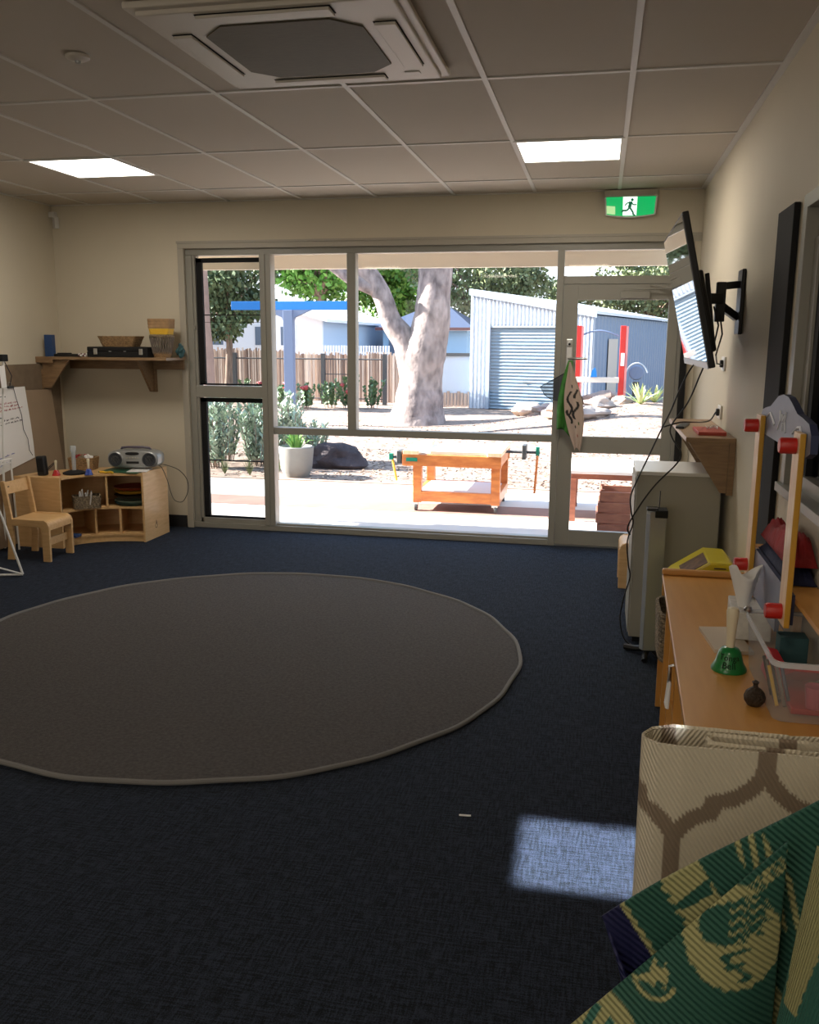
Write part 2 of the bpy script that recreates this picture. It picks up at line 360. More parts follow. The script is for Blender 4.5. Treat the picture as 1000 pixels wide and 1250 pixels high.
# eave outside
e = MB(); e.box((-7, D+.15, 2.42), (3, 7.56, 2.46)); e.box((-7, 7.50, 2.175), (3, 7.56, 2.46)); e.build('trim_4', MT['eave'], kind='structure')
MB().box((-7, YF-.3, H+.1), (3, 7.6, H+.2)).build('ceiling_roof', MT['roofw'], kind='structure')

# ---- interior window in right wall
wi = struct('window_2')
f = MB(wi)
f.box((XR-.012, wy1-.06, wz0), (XR+.10, wy1, wz1)); f.box((XR-.012, wy0, wz1-.001), (XR+.10, wy1, wz1+.045)); f.box((XR-.03, wy0, wz0-.03), (XR+.10, wy1, wz0+.002)); f.box((XR+.03, wy0, wz1-.16), (XR+.08, wy1-.06, wz1))
f.box((XR+.02, wy1-.13, wz0), (XR+.07, wy1-.06, wz1-.1)); f.box((XR+.02, wy0, wz0), (XR+.07, wy0+.06, wz1)); f.box((XR+.02, wy0, wz0), (XR+.07, wy1-.1, wz0+.05)); f.box((XR+.03, 2.1, wz0), (XR+.07, 2.16, wz1))
f.build('window_frame', MT['frame'], wi, bevel=.002)
f = MB(wi); f.box((XR+.03, wy1-.19, wz0+.05), (XR+.06, wy1-.13, wz1-.16)); f.build('sash_frame', MT['blackm'], wi)
p = MB(wi); p.add([(XR+.05,wy0,wz0),(XR+.05,wy1,wz0),(XR+.05,wy1,wz1),(XR+.05,wy0,wz1)], [(0,1,2,3)]); p.build('pane', MT['glass'], wi)
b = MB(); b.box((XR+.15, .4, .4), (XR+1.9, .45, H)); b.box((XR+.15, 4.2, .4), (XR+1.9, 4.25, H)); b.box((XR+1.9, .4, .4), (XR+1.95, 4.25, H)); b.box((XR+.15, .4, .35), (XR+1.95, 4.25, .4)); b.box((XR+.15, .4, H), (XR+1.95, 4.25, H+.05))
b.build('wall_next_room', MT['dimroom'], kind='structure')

# ---- black panels
o = MB().box((XR-.024, 3.50, .64), (XR-.002, 3.80, 2.07)).build('black_blind', MT['blackm'], bevel=.004)
tag(o, 'tall black folded blind on the right wall beside the inner window', 'blind')
o = MB().box((.567, D-.06, .02), (.612, D-.02, 2.0)).build('black_blind', MT['blackm'], bevel=.004)
tag(o, 'narrow black folded blind in the back corner beside the glass door', 'blind')

# ---- rug
rc = (-1.787, 4.137); rr = 1.46
rt = thing('round_rug', 'large round grey-brown rug with a pale bound edge on the navy carpet', 'rug', (rc[0], rc[1], 0))
def wob(a): return rr + .005*math.sin(11*a) + .004*math.sin(23*a+1) + .004*math.sin(5*a)
n = 160
b = MB(rt); vs = [(rc[0], rc[1], .012)] + [(rc[0]+(wob(2*PI*k/n)-.012)*math.cos(2*PI*k/n), rc[1]+(wob(2*PI*k/n)-.012)*math.sin(2*PI*k/n), .012) for k in range(n)]
vs += [(v[0], v[1], .001) for v in vs[1:]]
b.add(vs, [(0, 1+k, 1+(k+1)%n) for k in range(n)] + [(1+k, 1+n+k, 1+n+(k+1)%n, 1+(k+1)%n) for k in range(n)]); b.build('pile', MT['rug'], rt)
b = MB(rt); pts = [(rc[0]+wob(2*PI*k/n)*math.cos(2*PI*k/n), rc[1]+wob(2*PI*k/n)*math.sin(2*PI*k/n), .011) for k in range(n+1)]
b.tube(pts, .0105, 8, False); b.build('bound_edge', MT['rug_edge'], rt, smooth=True)
o = MB().box((-.40, 2.74, .001), (-.36, 2.747, .004), Matrix.Rotation(.1, 3, 'Z')).build('paper_scrap', MT['paper']); tag(o, 'tiny white paper scrap on the carpet near the sunlit patch', 'scrap')

# ---- ceiling things
def clight(x0, y0, label):
    t = thing('ceiling_light', label, 'light', (x0+.3, y0+.3, H), 0, 'square recessed ceiling lights')
    b = MB(t); z = H-.009
    for lo, hi in (((x0, y0), (x0+.6, y0+.022)), ((x0, y0+.578), (x0+.6, y0+.6)), ((x0, y0+.022), (x0+.022, y0+.578)), ((x0+.578, y0+.022), (x0+.6, y0+.578))):
        b.box((lo[0], lo[1], z), (hi[0], hi[1], H-.001))
    b.build('light_frame', MT['tbar'], t)
    MB(t).box((x0+.022, y0+.022, H-.006), (x0+.578, y0+.578, H-.002)).build('diffuser', MT['diff'], t)
clight(-.526, 5.149, 'lit square ceiling light nearest the exit sign')
clight(-3.526, 5.149, 'lit square ceiling light near the left wall')
# AC cassette
ac = thing('ceiling_air_conditioner', 'square cream ceiling cassette air conditioner with a dark centre grille', 'air conditioner', (-1.14, 3.42, H))
ax0, ax1, ay0, ay1 = -1.565, -.645, 2.86, 3.79; zb = H-.045
b = MB(ac); b.box((ax0+.03, ay0+.03, zb), (ax1-.03, ay1-.03, H-.001)); b.box((ax0, ay0, H-.03), (ax1, ay1, H-.008)); b.build('casing', MT['offwhite'], ac, bevel=.006)
gx0, gx1, gy0, gy1 = -1.385, -.825, 3.02, 3.61; c_ = .09
def octo(x0,x1,y0,y1,c): return [(x0+c,y0),(x1-c,y0),(x1,y0+c),(x1,y1-c),(x1-c,y1),(x0+c,y1),(x0,y1-c),(x0,y0+c)]
MB(ac).prism(octo(gx0,gx1,gy0,gy1,c_), 'z', zb-.006, zb-.0005).build('centre_grille', MT['acgrille'], ac)
for (x0,y0,x1,y1) in ((-1.50,3.08,-1.425,3.56),(-.785,3.08,-.705,3.56),(-1.34,3.65,-.88,3.715),(-1.34,2.91,-.88,2.985)):
    fl = MB(ac).box((x0,y0,zb-.001), (x1,y1,zb-.0002)).build('outlet_slot', MT['blackm'], ac)
    k = .0035; MB(ac).box((x0+k,y0+k,zb-.012), (x1-k,y1-k,zb-.002)).build('louvre', MT['offwhite'], ac, bevel=.003)
MB(ac).box((-.80,3.64,zb-.004), (-.74,3.67,zb-.0005)).build('badge', MT['tbar'], ac)
sp = thing('smoke_detector', 'small round white detector flat on the ceiling tile', 'detector', (-2.03, 3.357, H))
MB(sp).lathe([(.045,-.002),(.045,-.012),(.03,-.02),(.001,-.021)], (-2.03,3.357,H-.0005), 24).build('cover', MT['offwhite'], sp, smooth=True)
MB(sp).lathe([(.012,-.021),(.01,-.03),(.001,-.031)], (-2.03,3.357,H-.0005), 16).build('sensor_tip', MT['silver'], sp, smooth=True)
# exit sign
ex = thing('exit_sign', 'green and white running man exit sign above the glass door', 'exit sign', (.157, D-.04, 2.65))
b = MB(ex); b.box((-.03, D-.075, 2.60), (.345, D-.001, 2.648)); b.build('housing', MT['trimw'], ex, bevel=.006)
def bow(u): return -.018*(1-(2*u-1)**2)
def sgn(u, v, y): # u 0..1, v 0..1 upward
    x = -.028 + .373*u; zt = 2.615; zbm = 2.458 + .018 + bow(u)*1.0
    x += (.5-u)*.022*(1-v); return (x, y, zbm + (zt-zbm)*v)
def plate(m, u0, u1, v0, v1, y, y2, nm, par):
    b = MB(ex); nn = 12
    vs = [sgn(u0+(u1-u0)*i/nn, v, yy) for yy in (y,y2) for v in (v0,v1) for i in range(nn+1)]; k = nn+1
    fs = [(i,i+1,k+i+1,k+i) for i in range(nn)] + [(2*k+i,3*k+i,3*k+i+1,2*k+i+1) for i in range(nn)] + [(i,2*k+i,2*k+i+1,i+1) for i in range(nn)] + [(k+i,k+i+1,3*k+i+1,3*k+i) for i in range(nn)] + [(0,k,3*k,2*k),(k-1,3*k-1,4*k-1,2*k-1)]
    b.add(vs, fs); return b.build(nm, m, par)
plate(MT['white'], 0, 1, 0, 1, D-.052, D-.035, 'sign_frame', ex)
gp = plate(MT['exitg'], .03, .965, .055, .93, D-.0535, D-.0525, 'green_panel', ex)
plate(MT['exitw'], .35, .62, .085, .90, D-.0555, D-.054, 'doorway_symbol', ex)
plate(MT['exitp'], .03, .20, .10, .48, D-.0545, D-.054, 'painted_glare', ex)  # pale glowing plate imitating glare on the sign face
b = MB(ex); y = D-.058
def S(u, v): return Vector(sgn(u, v, y))
for pts, wd in (([(.50,.66),(.475,.42)], .022), ([(.475,.42),(.43,.30),(.345,.30),(.335,.22)], .012), ([(.49,.42),(.55,.22),(.56,.10),(.60,.09)], .012), ([(.49,.65),(.43,.63),(.39,.52)], .008), ([(.51,.65),(.55,.55),(.61,.55)], .008), ([(.46,.66),(.53,.66)], .010)):
    for i in range(len(pts)-1): b.bar(S(*pts[i]), S(*pts[i+1]), .0015, wd, up=(0,0,1))
hd = S(.525,.77); b.lathe([(.001,0),(.010,.0),(.010,.0015),(.001,.0015)], hd, 14, 'y')
b.build('running_figure', M('exit_dark_green', (.0,.12,.05), .5, emit=(0,.12,.05), estr=.4), ex)
ms = thing('motion_detector', 'small white motion detector high in the back left corner', 'sensor', (-4.47, D-.04, 2.53))
b = MB(ms); b.box((-4.503,D-.05,2.555),(-4.45,D-.002,2.60)); b.build('bracket', MT['white'], ms, bevel=.004)
b = MB(ms); b.prism([(-4.50,D-.005),(-4.45,D-.045),(-4.435,D-.005)], 'z', 2.47, 2.565); b.build('housing', MT['white'], ms, bevel=.006)

# ---- right corner: television
tv = thing('wall_television', 'flat black television angled down on a wall bracket, screen mirroring the yard', 'television', (.375, 4.56, 1.79))
b0 = Vector((.45, 0, 1.47)); t0 = Vector((.30, 0, 2.11)); up = (t0-b0).normalized(); nrm = Vector((-up.z, 0, up.x))  # faces -x, slightly down
hh = (t0-b0).length
def TV(y, v, dpt): q = b0 + up*v - nrm*dpt; return (q.x, y, q.z)
def tvbox(y0,y1,v0,v1,d0,d1):
    vs = [TV(y,v,dd) for dd in (d0,d1) for y,v in ((y0,v0),(y1,v0),(y1,v1),(y0,v1))]
    return MB(tv).add(vs, [(0,1,2,3),(7,6,5,4),(0,4,5,1),(1,5,6,2),(2,6,7,3),(3,7,4,0)])
tvbox(4.0,5.12,0,hh,.0,.028).build('casing', MT['black'], tv, bevel=.005)
tvbox(4.012,5.108,.03,hh-.012,-.0015,-.0005).build('screen', MT['tvscreen'], tv)
tvbox(4.0,5.12,-.001,.028,-.004,-.0006).build('lower_bezel', MT['silver'], tv)
tvbox(4.18,4.94,.06,.42,.028,.065).build('rear_housing', MT['black'], tv, bevel=.01)
br = MB(tv); br.box((XR-.02, 4.66, 1.62), (XR-.002, 4.80, 1.93)); mid = .53
br.bar((XR-.02,4.73,1.86),(.56,4.70,1.85),.04,.035); br.bar((XR-.02,4.73,1.70),(.56,4.70,1.76),.04,.035); br.bar((.56,4.70,1.87),(.56,4.70,1.68),.045,.045); br.bar((.56,4.70,1.79),(.44,4.62,1.79),.05,.05); br.bar((.47,4.52,1.90),(.52,4.52,1.56),.03,.02); br.bar((.47,4.74,1.90),(.52,4.74,1.56),.03,.02)
br.build('wall_bracket', MT['black'], tv, bevel=.004)
for i, (pts, nm) in enumerate((([(.52,4.6,1.75),(.545,4.58,1.66),(.53,4.56,1.58),(.50,4.6,1.5)],'a'), ([(.56,4.68,1.72),(.575,4.66,1.62),(.55,4.64,1.52),(.60,5.0,1.47),(.655,5.20,1.46)],'b'))):
    MB(tv).tube(pts, .004, 6).build('lead', MT['black'], tv, smooth=True)
def outlet(y, z, label):
    t = thing('wall_outlet', label, 'outlet', (XR, y, z), 0, 'double power points on the right wall')
    MB(t).box((XR-.012,y-.06,z-.038),(XR-.001,y+.06,z+.038)).build('face_plate', MT['white'], t, bevel=.004)
    MB(t).box((XR-.03,y-.04,z-.02),(XR-.012,y-.005,z+.02)).build('plug', MT['black'], t, bevel=.005)
    MB(t).box((XR-.018,y+.015,z-.008),(XR-.012,y+.035,z+.012)).build('switch', MT['steel'], t)
outlet(5.21, 1.466, 'white power point just under the television bracket')
outlet(5.23, 1.20, 'white power point just above the right wall shelf')
# shelf under tv
ws = thing('wall_shelf', 'short timber wall shelf under the television', 'shelf', (XR, 5.1, 1.1))
MB(ws).box((.43, 4.58, 1.095), (XR-.001, 5.72, 1.118)).build('shelf_board', MT['shelfw'], ws, bevel=.002)
MB(ws).box((XR-.03, 4.58, 1.05), (XR-.001, 5.72, 1.0945)).build('wall_cleat', MT['shelfw'], ws)
for y in (4.585, 5.62):
    MB(ws).prism([(.445,1.0945),(XR-.031,1.0945),(XR-.031,.845),(XR-.06,.845)], 'y', y, y+.02).build('bracket', MT['shelfw'], ws)
    MB(ws).box((XR-.0305, y-.005, .835), (XR-.001, y+.04, 1.049)).build('bracket_rail', MT['shelfw'], ws)
o = MB().box((.50, 4.70, 1.118), (.635, 5.0, 1.136)).build('red_book', M('red_cover', (.42,.05,.03), .5), bevel=.002); tag(o, 'thin red book lying on the shelf under the television', 'book')
o = MB().box((.44, 5.02, 1.118), (.485, 5.30, 1.132), Matrix.Rotation(-.2,3,'Z')).build('remote_control', MT['black'], bevel=.004); tag(o, 'long black remote lying on the shelf under the television', 'remote')
o = MB().tube([(.58+.03*math.cos(a*.9), 4.86+.06*math.sin(a*1.3), 1.139+.012*abs(math.sin(a*2))) for a in [i*.4 for i in range(26)]], .0016, 6).build('wire_coil', MT['steel'], smooth=True); tag(o, 'tangle of thin silver wire on the red book', 'wire')
def cable(name, pts, label, r=.0045, m='black'):
    # smooth through points
    P = [Vector(p) for p in pts]; out = []
    for i in range(len(P)-1):
        p0, p1, p2, p3 = P[max(i-1,0)], P[i], P[i+1], P[min(i+2,len(P)-1)]
        for k in range(5):
            t = k/5; out.append(.5*((2*p1)+(p2-p0)*t+(2*p0-5*p1+4*p2-p3)*t*t+(-p0+3*p1-3*p2+p3)*t**3))
    out.append(P[-1]); o = MB().tube(out, r, 7).build(name, MT[m], smooth=True); tag(o, label, 'cable'); return o
cable('power_cable', [(.468,4.62,1.50),(.422,4.6,1.435),(.381,4.58,1.34),(.348,4.56,1.25),(.313,4.56,1.168),(.251,4.6,1.001),(.208,4.6,.894),(.18,4.6,.809),(.187,4.62,.724),(.20,4.64,.66),(.177,4.64,.564),(.188,4.64,.442),(.2,4.64,.377),(.175,4.62,.274),(.16,4.62,.152),(.19,4.6,.043),(.27,4.58,.006)], 'black cable hanging from the television down to the carpet', .004)
cable('power_cable', [(.50,4.56,1.50),(.47,4.54,1.42),(.422,4.52,1.294),(.351,4.52,1.179),(.36,4.52,1.118),(.405,4.53,1.05),(.39,4.56,.987),(.297,4.6,.871),(.223,4.62,.75),(.175,4.64,.641),(.19,4.64,.599)], 'black cable looping in front of the steel cabinet', .004)
cable('plug_lead', [(.638,5.21,1.20),(.60,5.1,1.165),(.55,5.0,1.16),(.48,4.75,1.18),(.40,4.6,1.19),(.318,4.56,1.168)], 'black plug lead lying across the shelf under the television', .004)

# steel cabinet
sc = thing('steel_cabinet', 'waist-high beige steel cabinet under the timber shelf', 'cabinet', (.42, 4.93, 0))
MB(sc).box((.21, 4.70, .03), (.63, 5.14, .905)).build('body', MT['cabmetal'], sc, bevel=.005)
MB(sc).box((.205, 4.695, .905), (.635, 5.145, .925)).build('top', MT['white'], sc, bevel=.004)
MB(sc).box((.23, 4.72, .0), (.61, 5.12, .03)).build('plinth', MT['blackm'], sc)
MB(sc).box((.203, 4.72, .05), (.2095, 5.12, .89)).build('door', MT['cabmetal'], sc)
# slim tower
st = thing('slim_tower_speaker', 'slim silver tower with black cap and black feet beside the steel cabinet', 'speaker', (.31, 4.47, 0))
MB(st).prism([(.272,4.43),(.258,4.455),(.262,4.50),(.28,4.52),(.335,4.52),(.35,4.50),(.35,4.44)], 'z', .05, .765).build('column', MT['silver'], st, bevel=.003)
MB(st).prism([(.2715,4.427),(.2555,4.452),(.2575,4.50),(.2765,4.521),(.279,4.5205),(.264,4.50),(.262,4.455),(.275,4.43)], 'z', .055, .75).build('silver_front', M('bright_silver', (.55,.60,.66), .25, .5), st)
MB(st).box((.295, 4.425, .735), (.355, 4.525, .772)).build('cap', MT['blackm'], st, bevel=.003)
MB(st).box((.255, 4.44, .766), (.31, 4.50, .78)).build('top_knob', MT['black'], st, bevel=.003)
MB(st).tube([(.315,4.49,.772),(.317,4.49,.86)], .003, 6).build('aerial', MT['black'], st)
MB(st).tube([(.19,4.57,.018),(.24,4.54,.022),(.30,4.50,.04)], .017, 8).build('foot', MT['black'], st)
MB(st).tube([(.28,4.39,.012),(.285,4.43,.03),(.30,4.47,.05)], .014, 8).build('foot', MT['black'], st)
MB(st).tube([(.36,4.40,.012),(.35,4.43,.03),(.32,4.47,.05)], .014, 8).build('foot', MT['black'], st)
# yellow case
yc = thing('yellow_case', 'yellow plastic case with a brown picture panel behind the beech cupboard', 'case', (.48, 4.15, 0))
MB(yc).prism([(.34,0),(.63,0),(.63,.59),(.60,.628),(.51,.63),(.37,.535),(.34,.50)], 'y', 4.0, 4.30).build('body', MT['yellow'], yc, bevel=.012)
MB(yc).prism([(.40,.5525),(.50,.6195),(.502,.6265),(.40,.5575)], 'y', 3.99+.02, 4.20).build('picture_panel', M('brown_picture',(.12,.06,.03),.6,var=.6,vscale=30), yc)
b = MB(yc)
for k in range(5): b.box((.53,3.994,.60-.013*k),(.53+random.uniform(.04,.07),3.9995,.604-.013*k))
b.build('printed_lines', MT['ink'], yc)

# ---- kid chair prototype (faces +x)
def make_chair(label, loc, rz):
    t = thing('wooden_chair', label, 'chair', loc, rz, None)
    sh = .30; y0, y1 = -.15, .15
    # curved seat with rolled front
    prof = []
    for k in range(7):
        a = PI/2 - k*(PI/2)/6; prof.append((.125 + .035*math.cos(a), sh-.035 + .035*math.sin(a)))
    top = [(-.15, sh), (-.05, sh-.004)] + prof + [(.16, sh-.07)]
    th = .014; inner = [(x-(th if i > 5 else th*.2), z-(0 if i > 7 else th)) for i, (x, z) in enumerate(top)]
    b = MB(); b.prism(top + inner[::-1], 'y', y0+.012, y1-.012); b.build('seat', MT['birchx'], t, world=False, bevel=.002)
    for y in (y0, y1-.022):
        b = MB(); b.prism([(.10,0),(.16,0),(.163,sh-.04),(.15,sh-.012),(.125,sh+.004),(-.15,sh+.004),(-.15,sh-.045),(.09,sh-.05),(.10,sh-.07)], 'y', y, y+.022); b.build('leg', MT['birch'], t, world=False, bevel=.004)
        b = MB(); b.prism([(-.19,0),(-.135,0),(-.125,.15),(-.13,.30),(-.165,.55),(-.175,.575),(-.195,.575),(-.205,.56),(-.175,.30),(-.175,.15)], 'y', y+.0005, y+.0215); b.build('leg', MT['birch'], t, world=False, bevel=.004)
    b = MB(); b.prism([(-.185,.47),(-.172,.475),(-.187,.565),(-.20,.56)], 'y', y0+.022, y1-.022); b.build('backrest', MT['birchx'], t, world=False, bevel=.003)
    b = MB(); b.lathe([(.001,0),(.012,0),(.012,.003),(.001,.003)], (-.183,-.09,.52), 12, 'x'); b.build('finger_hole', MT['nut'], t, world=False)
    b = MB(); b.box((.11,y0+.022,.11),(.125,y1-.022,.165)); b.build('stretcher', MT['birchx'], t, world=False, bevel=.002)
    return t
ch = make_chair('small plywood chair with rolled seat edge beside the curved shelf unit', (-3.955, 5.68, 0), 0)
ch['group'] = 'small plywood chairs'
c2 = copy_tree(ch); c2['label'] = 'small plywood chair half hidden behind the beige steel cabinet'; c2.location = (.335, 5.92, 0); c2.rotation_euler = (0,0,PI)

# ---- curved shelf unit
cu = thing('curved_shelf_unit', 'low curved birch shelf unit in the back left corner', 'shelf unit', (-3.85, 6.3, 0))
CC = (-3.47, 5.945)
def EI(a, s=1.0): return (CC[0]+.48*s*math.cos(a), CC[1]+.345*s*math.sin(a))
def EO(a, s=1.0): return (CC[0]+.86*s*math.cos(a), CC[1]+.73*s*math.sin(a))
def arcslab(z0, z1, ins=1.0, a0=90, a1=180, outs=1.0, n=18):
    b = MB(cu); A = [R(a0+(a1-a0)*k/n) for k in range(n+1)]
    b.prism([EI(a, ins) for a in A] + [EO(a, outs) for a in reversed(A)], 'z', z0, z1); return b
arcslab(.525, .545, .985).build('top', MT['birchx'], cu, bevel=.002)
arcslab(.262, .278, 1.03).build('shelf', MT['birchx'], cu)
arcslab(.05, .066, 1.01).build('shelf', MT['birchx'], cu)
b = MB(cu); A = [R(90+90*k/18) for k in range(19)]; b.prism([EI(a,1.03) for a in A]+[EI(a,1.07) for a in reversed(A)], 'z', 0, .05); b.build('plinth', MT['birchx'], cu)
b = MB(cu); b.prism([EO(a,.985) for a in A]+[EO(a,1.0) for a in reversed(A)], 'z', 0, .525); b.build('back_panel', MT['birch'], cu)
b = MB(cu); b.prism([(-3.471,6.278),(-3.452,6.278),(-3.452,6.68),(-3.471,6.68)], 'z', 0, .552); b.build('side_panel', MT['birch'], cu, bevel=.003)
b = MB(cu); b.prism([(-4.335,5.926),(-3.948,5.926),(-3.948,5.946),(-4.335,5.946)], 'z', 0, .548); b.build('side_panel', MT['birch'], cu, bevel=.003)
for ang, z0, z1 in ((124, .278, .525), (136, .066, .262), (112.5, .066, .262)):
    a = R(ang); p0 = Vector(EI(a,1.02)); p1 = Vector(EO(a,.97)); dd = (p1-p0).normalized(); nn = Vector((-dd.y, dd.x))*.008
    b = MB(cu); b.prism([tuple(p0-nn), tuple(p1-nn), tuple(p1+nn), tuple(p0+nn)], 'z', z0+.0005, z1-.0005); b.build('divider', MT['birch'], cu)
mk = MB(cu); mk.lathe([(.020,0),(.020,.001),(.014,.001),(.014,0)], (-3.4525,6.46,.10), 18, 'x'); mk.prism([(6.45,.115),(6.475,.118),(6.46,.15)], 'x', -3.452, -3.451); mk.build('maker_mark', M('burnt_mark',(.22,.13,.07),.8), cu)
TOPZ = .5455
def lbl(o, l, c, g=None): return tag(o, l, c, g)
# black smart speaker
t = thing('black_speaker', 'upright black box speaker on the left end of the curved shelf unit', 'speaker', (-4.15,6.02,TOPZ))
b = MB(t); b.box((-4.185,6.0,TOPZ),(-4.115,6.05,TOPZ+.15), Matrix.Rotation(R(-4),3,'Y')); b.build('case', MT['black'], t, bevel=.01)
MB(t).box((-4.178,5.996,TOPZ+.03),(-4.122,5.9985,TOPZ+.135), Matrix.Rotation(R(-4),3,'Y')).build('grille', MT['blackm'], t)
def handbell(name, loc, m, label, sc=1.0, text=None, cat='bell'):
    t = thing(name, label, cat, loc)
    pr = [(.050,0),(.0505,.006),(.046,.014),(.040,.024),(.036,.04),(.032,.055),(.024,.066),(.010,.071),(.001,.072)]
    b = MB(); b.lathe([(r*sc,h*sc) for r,h in pr], (0,0,0), 28); b.build('bell_cup', m, t, smooth=True, world=False)
    b = MB(); b.lathe([(r*sc,h*sc) for r,h in [(.012,.070),(.012,.085),(.0135,.12),(.017,.16),(.018,.178),(.014,.187),(.001,.19)]], (0,0,0), 18); b.build('bell_handle', MT['cream'], t, smooth=True, world=False)
    return t
handbell('hand_bell', (-4.05,6.05,TOPZ), MT['bellr'], 'small red hand bell with cream handle on the curved shelf unit', .62)
handbell('hand_bell', (-3.83,6.14,TOPZ), MT['bellb'], 'small blue hand bell with cream handle on the curved shelf unit', .66)
# clear tube on black base
t = thing('glitter_tube', 'clear tube standing on a flat black base next to the wicker basket', 'tube', (-3.98,6.14,TOPZ))
MB(t).lathe([(.085,0),(.088,.012),(.06,.022),(.03,.03),(.001,.031)], (-3.965,6.16,TOPZ), 24).build('base', MT['blackm'], t, smooth=True)
MB(t).lathe([(.016,.031),(.016,.17),(.022,.172),(.022,.215),(.018,.22),(.001,.221)], (-3.965,6.16,TOPZ), 18).build('tube', MT['tube'], t, smooth=True)
# basket weave helper
def basket(t, c, w, d, h, mat, flare=1.12, th=.006, name='woven_body', rz=0, rows=9):
    b = MB(t); rm = Matrix.Rotation(rz, 3, 'Z')
    def ring(s, z):
        out = []
        for k in range(32):
            a = 2*PI*k/32; ca, sa = math.cos(a), math.sin(a); e = .35
            x = (abs(ca)**e)*(1 if ca >= 0 else -1)*w/2*s; y = (abs(sa)**e)*(1 if sa >= 0 else -1)*d/2*s
            out.append(rm @ Vector((x,y,z)) + Vector(c))
        return out
    vs = []; L = rows*2
    for j in range(L+1):
        f = j/L; s = (1+(flare-1)*f) * (1 + (.018 if j % 2 else 0)); vs += ring(s, h*f)
    for j in range(L, -1, -2):
        f = j/L; s = (1+(flare-1)*f)*.93; vs += ring(s, max(h*f, .005))
    n = 32; m = len(vs)//n
    fs = [(i*n+k, i*n+(k+1)%n, (i+1)*n+(k+1)%n, (i+1)*n+k) for i in range(m-1) for k in range(n)] + [tuple(range(n-1,-1,-1)), tuple(range((m-1)*n, m*n))]
    b.add(vs, fs); return b.build(name, mat, t)
t = thing('wicker_basket', 'square wicker basket full of craft pieces on the curved shelf unit', 'basket', (-4.03,6.40,TOPZ))
basket(t, (-4.03,6.40,TOPZ), .19, .15, .10, MT['wicker'], 1.12, rz=.15)
for i,(dx,dy,m,r) in enumerate(((-.03,0,'redc',.035),(.03,.01,'paper',.035),(.0,-.03,'wickerd',.03),(.06,-.02,'paper',.025),(-.06,.02,'taupe',.03),(0,.03,'redc',.03))):
    o = MB().blob((-4.03+dx,6.40+dy,TOPZ+.093), (r,r*.8,r*.75), i, .3).build('fabric_scrap', MT[m], smooth=True)
    tag(o, ['crumpled red fabric scrap at the front left of the wicker basket','crumpled white paper in the middle of the wicker basket','small grey-brown scrap in front in the wicker basket','white paper piece at the right rim of the wicker basket','taupe scrap at the left rim of the wicker basket','red fabric scrap at the back of the wicker basket'][i], 'scrap', 'craft pieces in the wicker basket')
# tray + boombox
o = MB().box((-3.83,6.27,TOPZ),(-3.50,6.52,TOPZ+.008)).build('green_tray', M('dark_green_board',(.01,.08,.04),.5), bevel=.003); tag(o, 'dark green flat board under the portable stereo', 'tray')
o = MB().box((-3.62,6.30,TOPZ+.0085),(-3.465,6.50,TOPZ+.0125), Matrix.Rotation(.25,3,'Z')).build('folder', MT['paper']); tag(o, 'thin white folder under the right side of the stereo', 'folder')
BX = (-3.62, 6.50, TOPZ+.015)
bb = thing('portable_stereo', 'silver portable stereo with two round black speakers on the curved shelf unit', 'stereo', BX, R(10))
def sup(a, w, h, e):
    ca, sa = math.cos(a), math.sin(a); return ((abs(ca)**e)*(1 if ca>=0 else -1)*w, (abs(sa)**e)*(1 if sa>=0 else -1)*h)
b = MB(); prof = [sup(2*PI*k/40, .215, .075, .62) for k in range(40)]
vs = []; lay = [(-.095,.80),(-.085,.93),(-.05,1.0),(.05,.98),(.09,.85)]
for y, s in lay: vs += [(x*s, y, .078+z*s) for x, z in prof]
n = 40; fs = [(i*n+k, i*n+(k+1)%n, (i+1)*n+(k+1)%n, (i+1)*n+k) for i in range(4) for k in range(n)] + [tuple(range(n)), tuple(range(5*n-1,4*n-1,-1))]
b.add(vs, fs); b.build('body', MT['silver'], bb, smooth=True, world=False)
for sx in (-1, 1):
    b = MB(); b.lathe([(.055,-.106),(.062,-.100),(.062,-.085)], (sx*.135,0,.078), 26, 'y'); s_ = b.build('speaker_surround', MT['silver'], bb, smooth=True, world=False)
    b = MB(); b.lathe([(.001,-.100),(.02,-.104),(.05,-.109),(.054,-.106)], (sx*.135,0,.078), 26, 'y'); b.build('speaker_cone', M('speaker_mesh',(.03,.035,.045),.6), s_, smooth=True, world=False)
b = MB(); b.prism([sup(2*PI*k/24,.055,.012,.8) for k in range(24)], 'y', -.101, -.09); 
b.v = [v + Vector((0,0,.125)) for v in b.v]; b.build('display', MT['black'], bb, world=False)
b = MB(); b.box((-.05,-.0985,.045),(.05,-.09,.062)); b.build('tuner_strip', MT['black'], bb, world=False)
b = MB()
for k in range(5): b.lathe([(.001,-.101),(.006,-.101),(.006,-.095)], (-.045+k*.022,0,.09), 10, 'y')
b.build('buttons', MT['trimw'], bb, world=False)
b = MB(); b.tube([(-.12,.0,.145),(-.11,-.01,.162),(-.06,-.015,.168),(.06,-.015,.168),(.11,-.01,.162),(.12,0,.145)], .009, 8); b.build('carry_handle', M('purple_grey',(.10,.08,.12),.4), bb, smooth=True, world=False)
b = MB(); b.lathe([(.001,.012),(.07,.008),(.075,.0)], (0,0,.142), 24); b.build('disc_lid', M('purple_grey_lid',(.12,.10,.15),.3), bb, smooth=True, world=False)
cable('stereo_lead', [(-3.50,6.55,.58),(-3.46,6.56,.575),(-3.43,6.56,.55),(-3.40,6.58,.45),(-3.385,6.60,.35),(-3.36,6.62,.28),(-3.31,6.66,.27),(-3.28,6.70,.36),(-3.29,6.70,.45),(-3.34,6.66,.53),(-3.42,6.60,.575),(-3.46,6.57,.58)], 'thin dark lead looping down beside the curved shelf unit', .003)
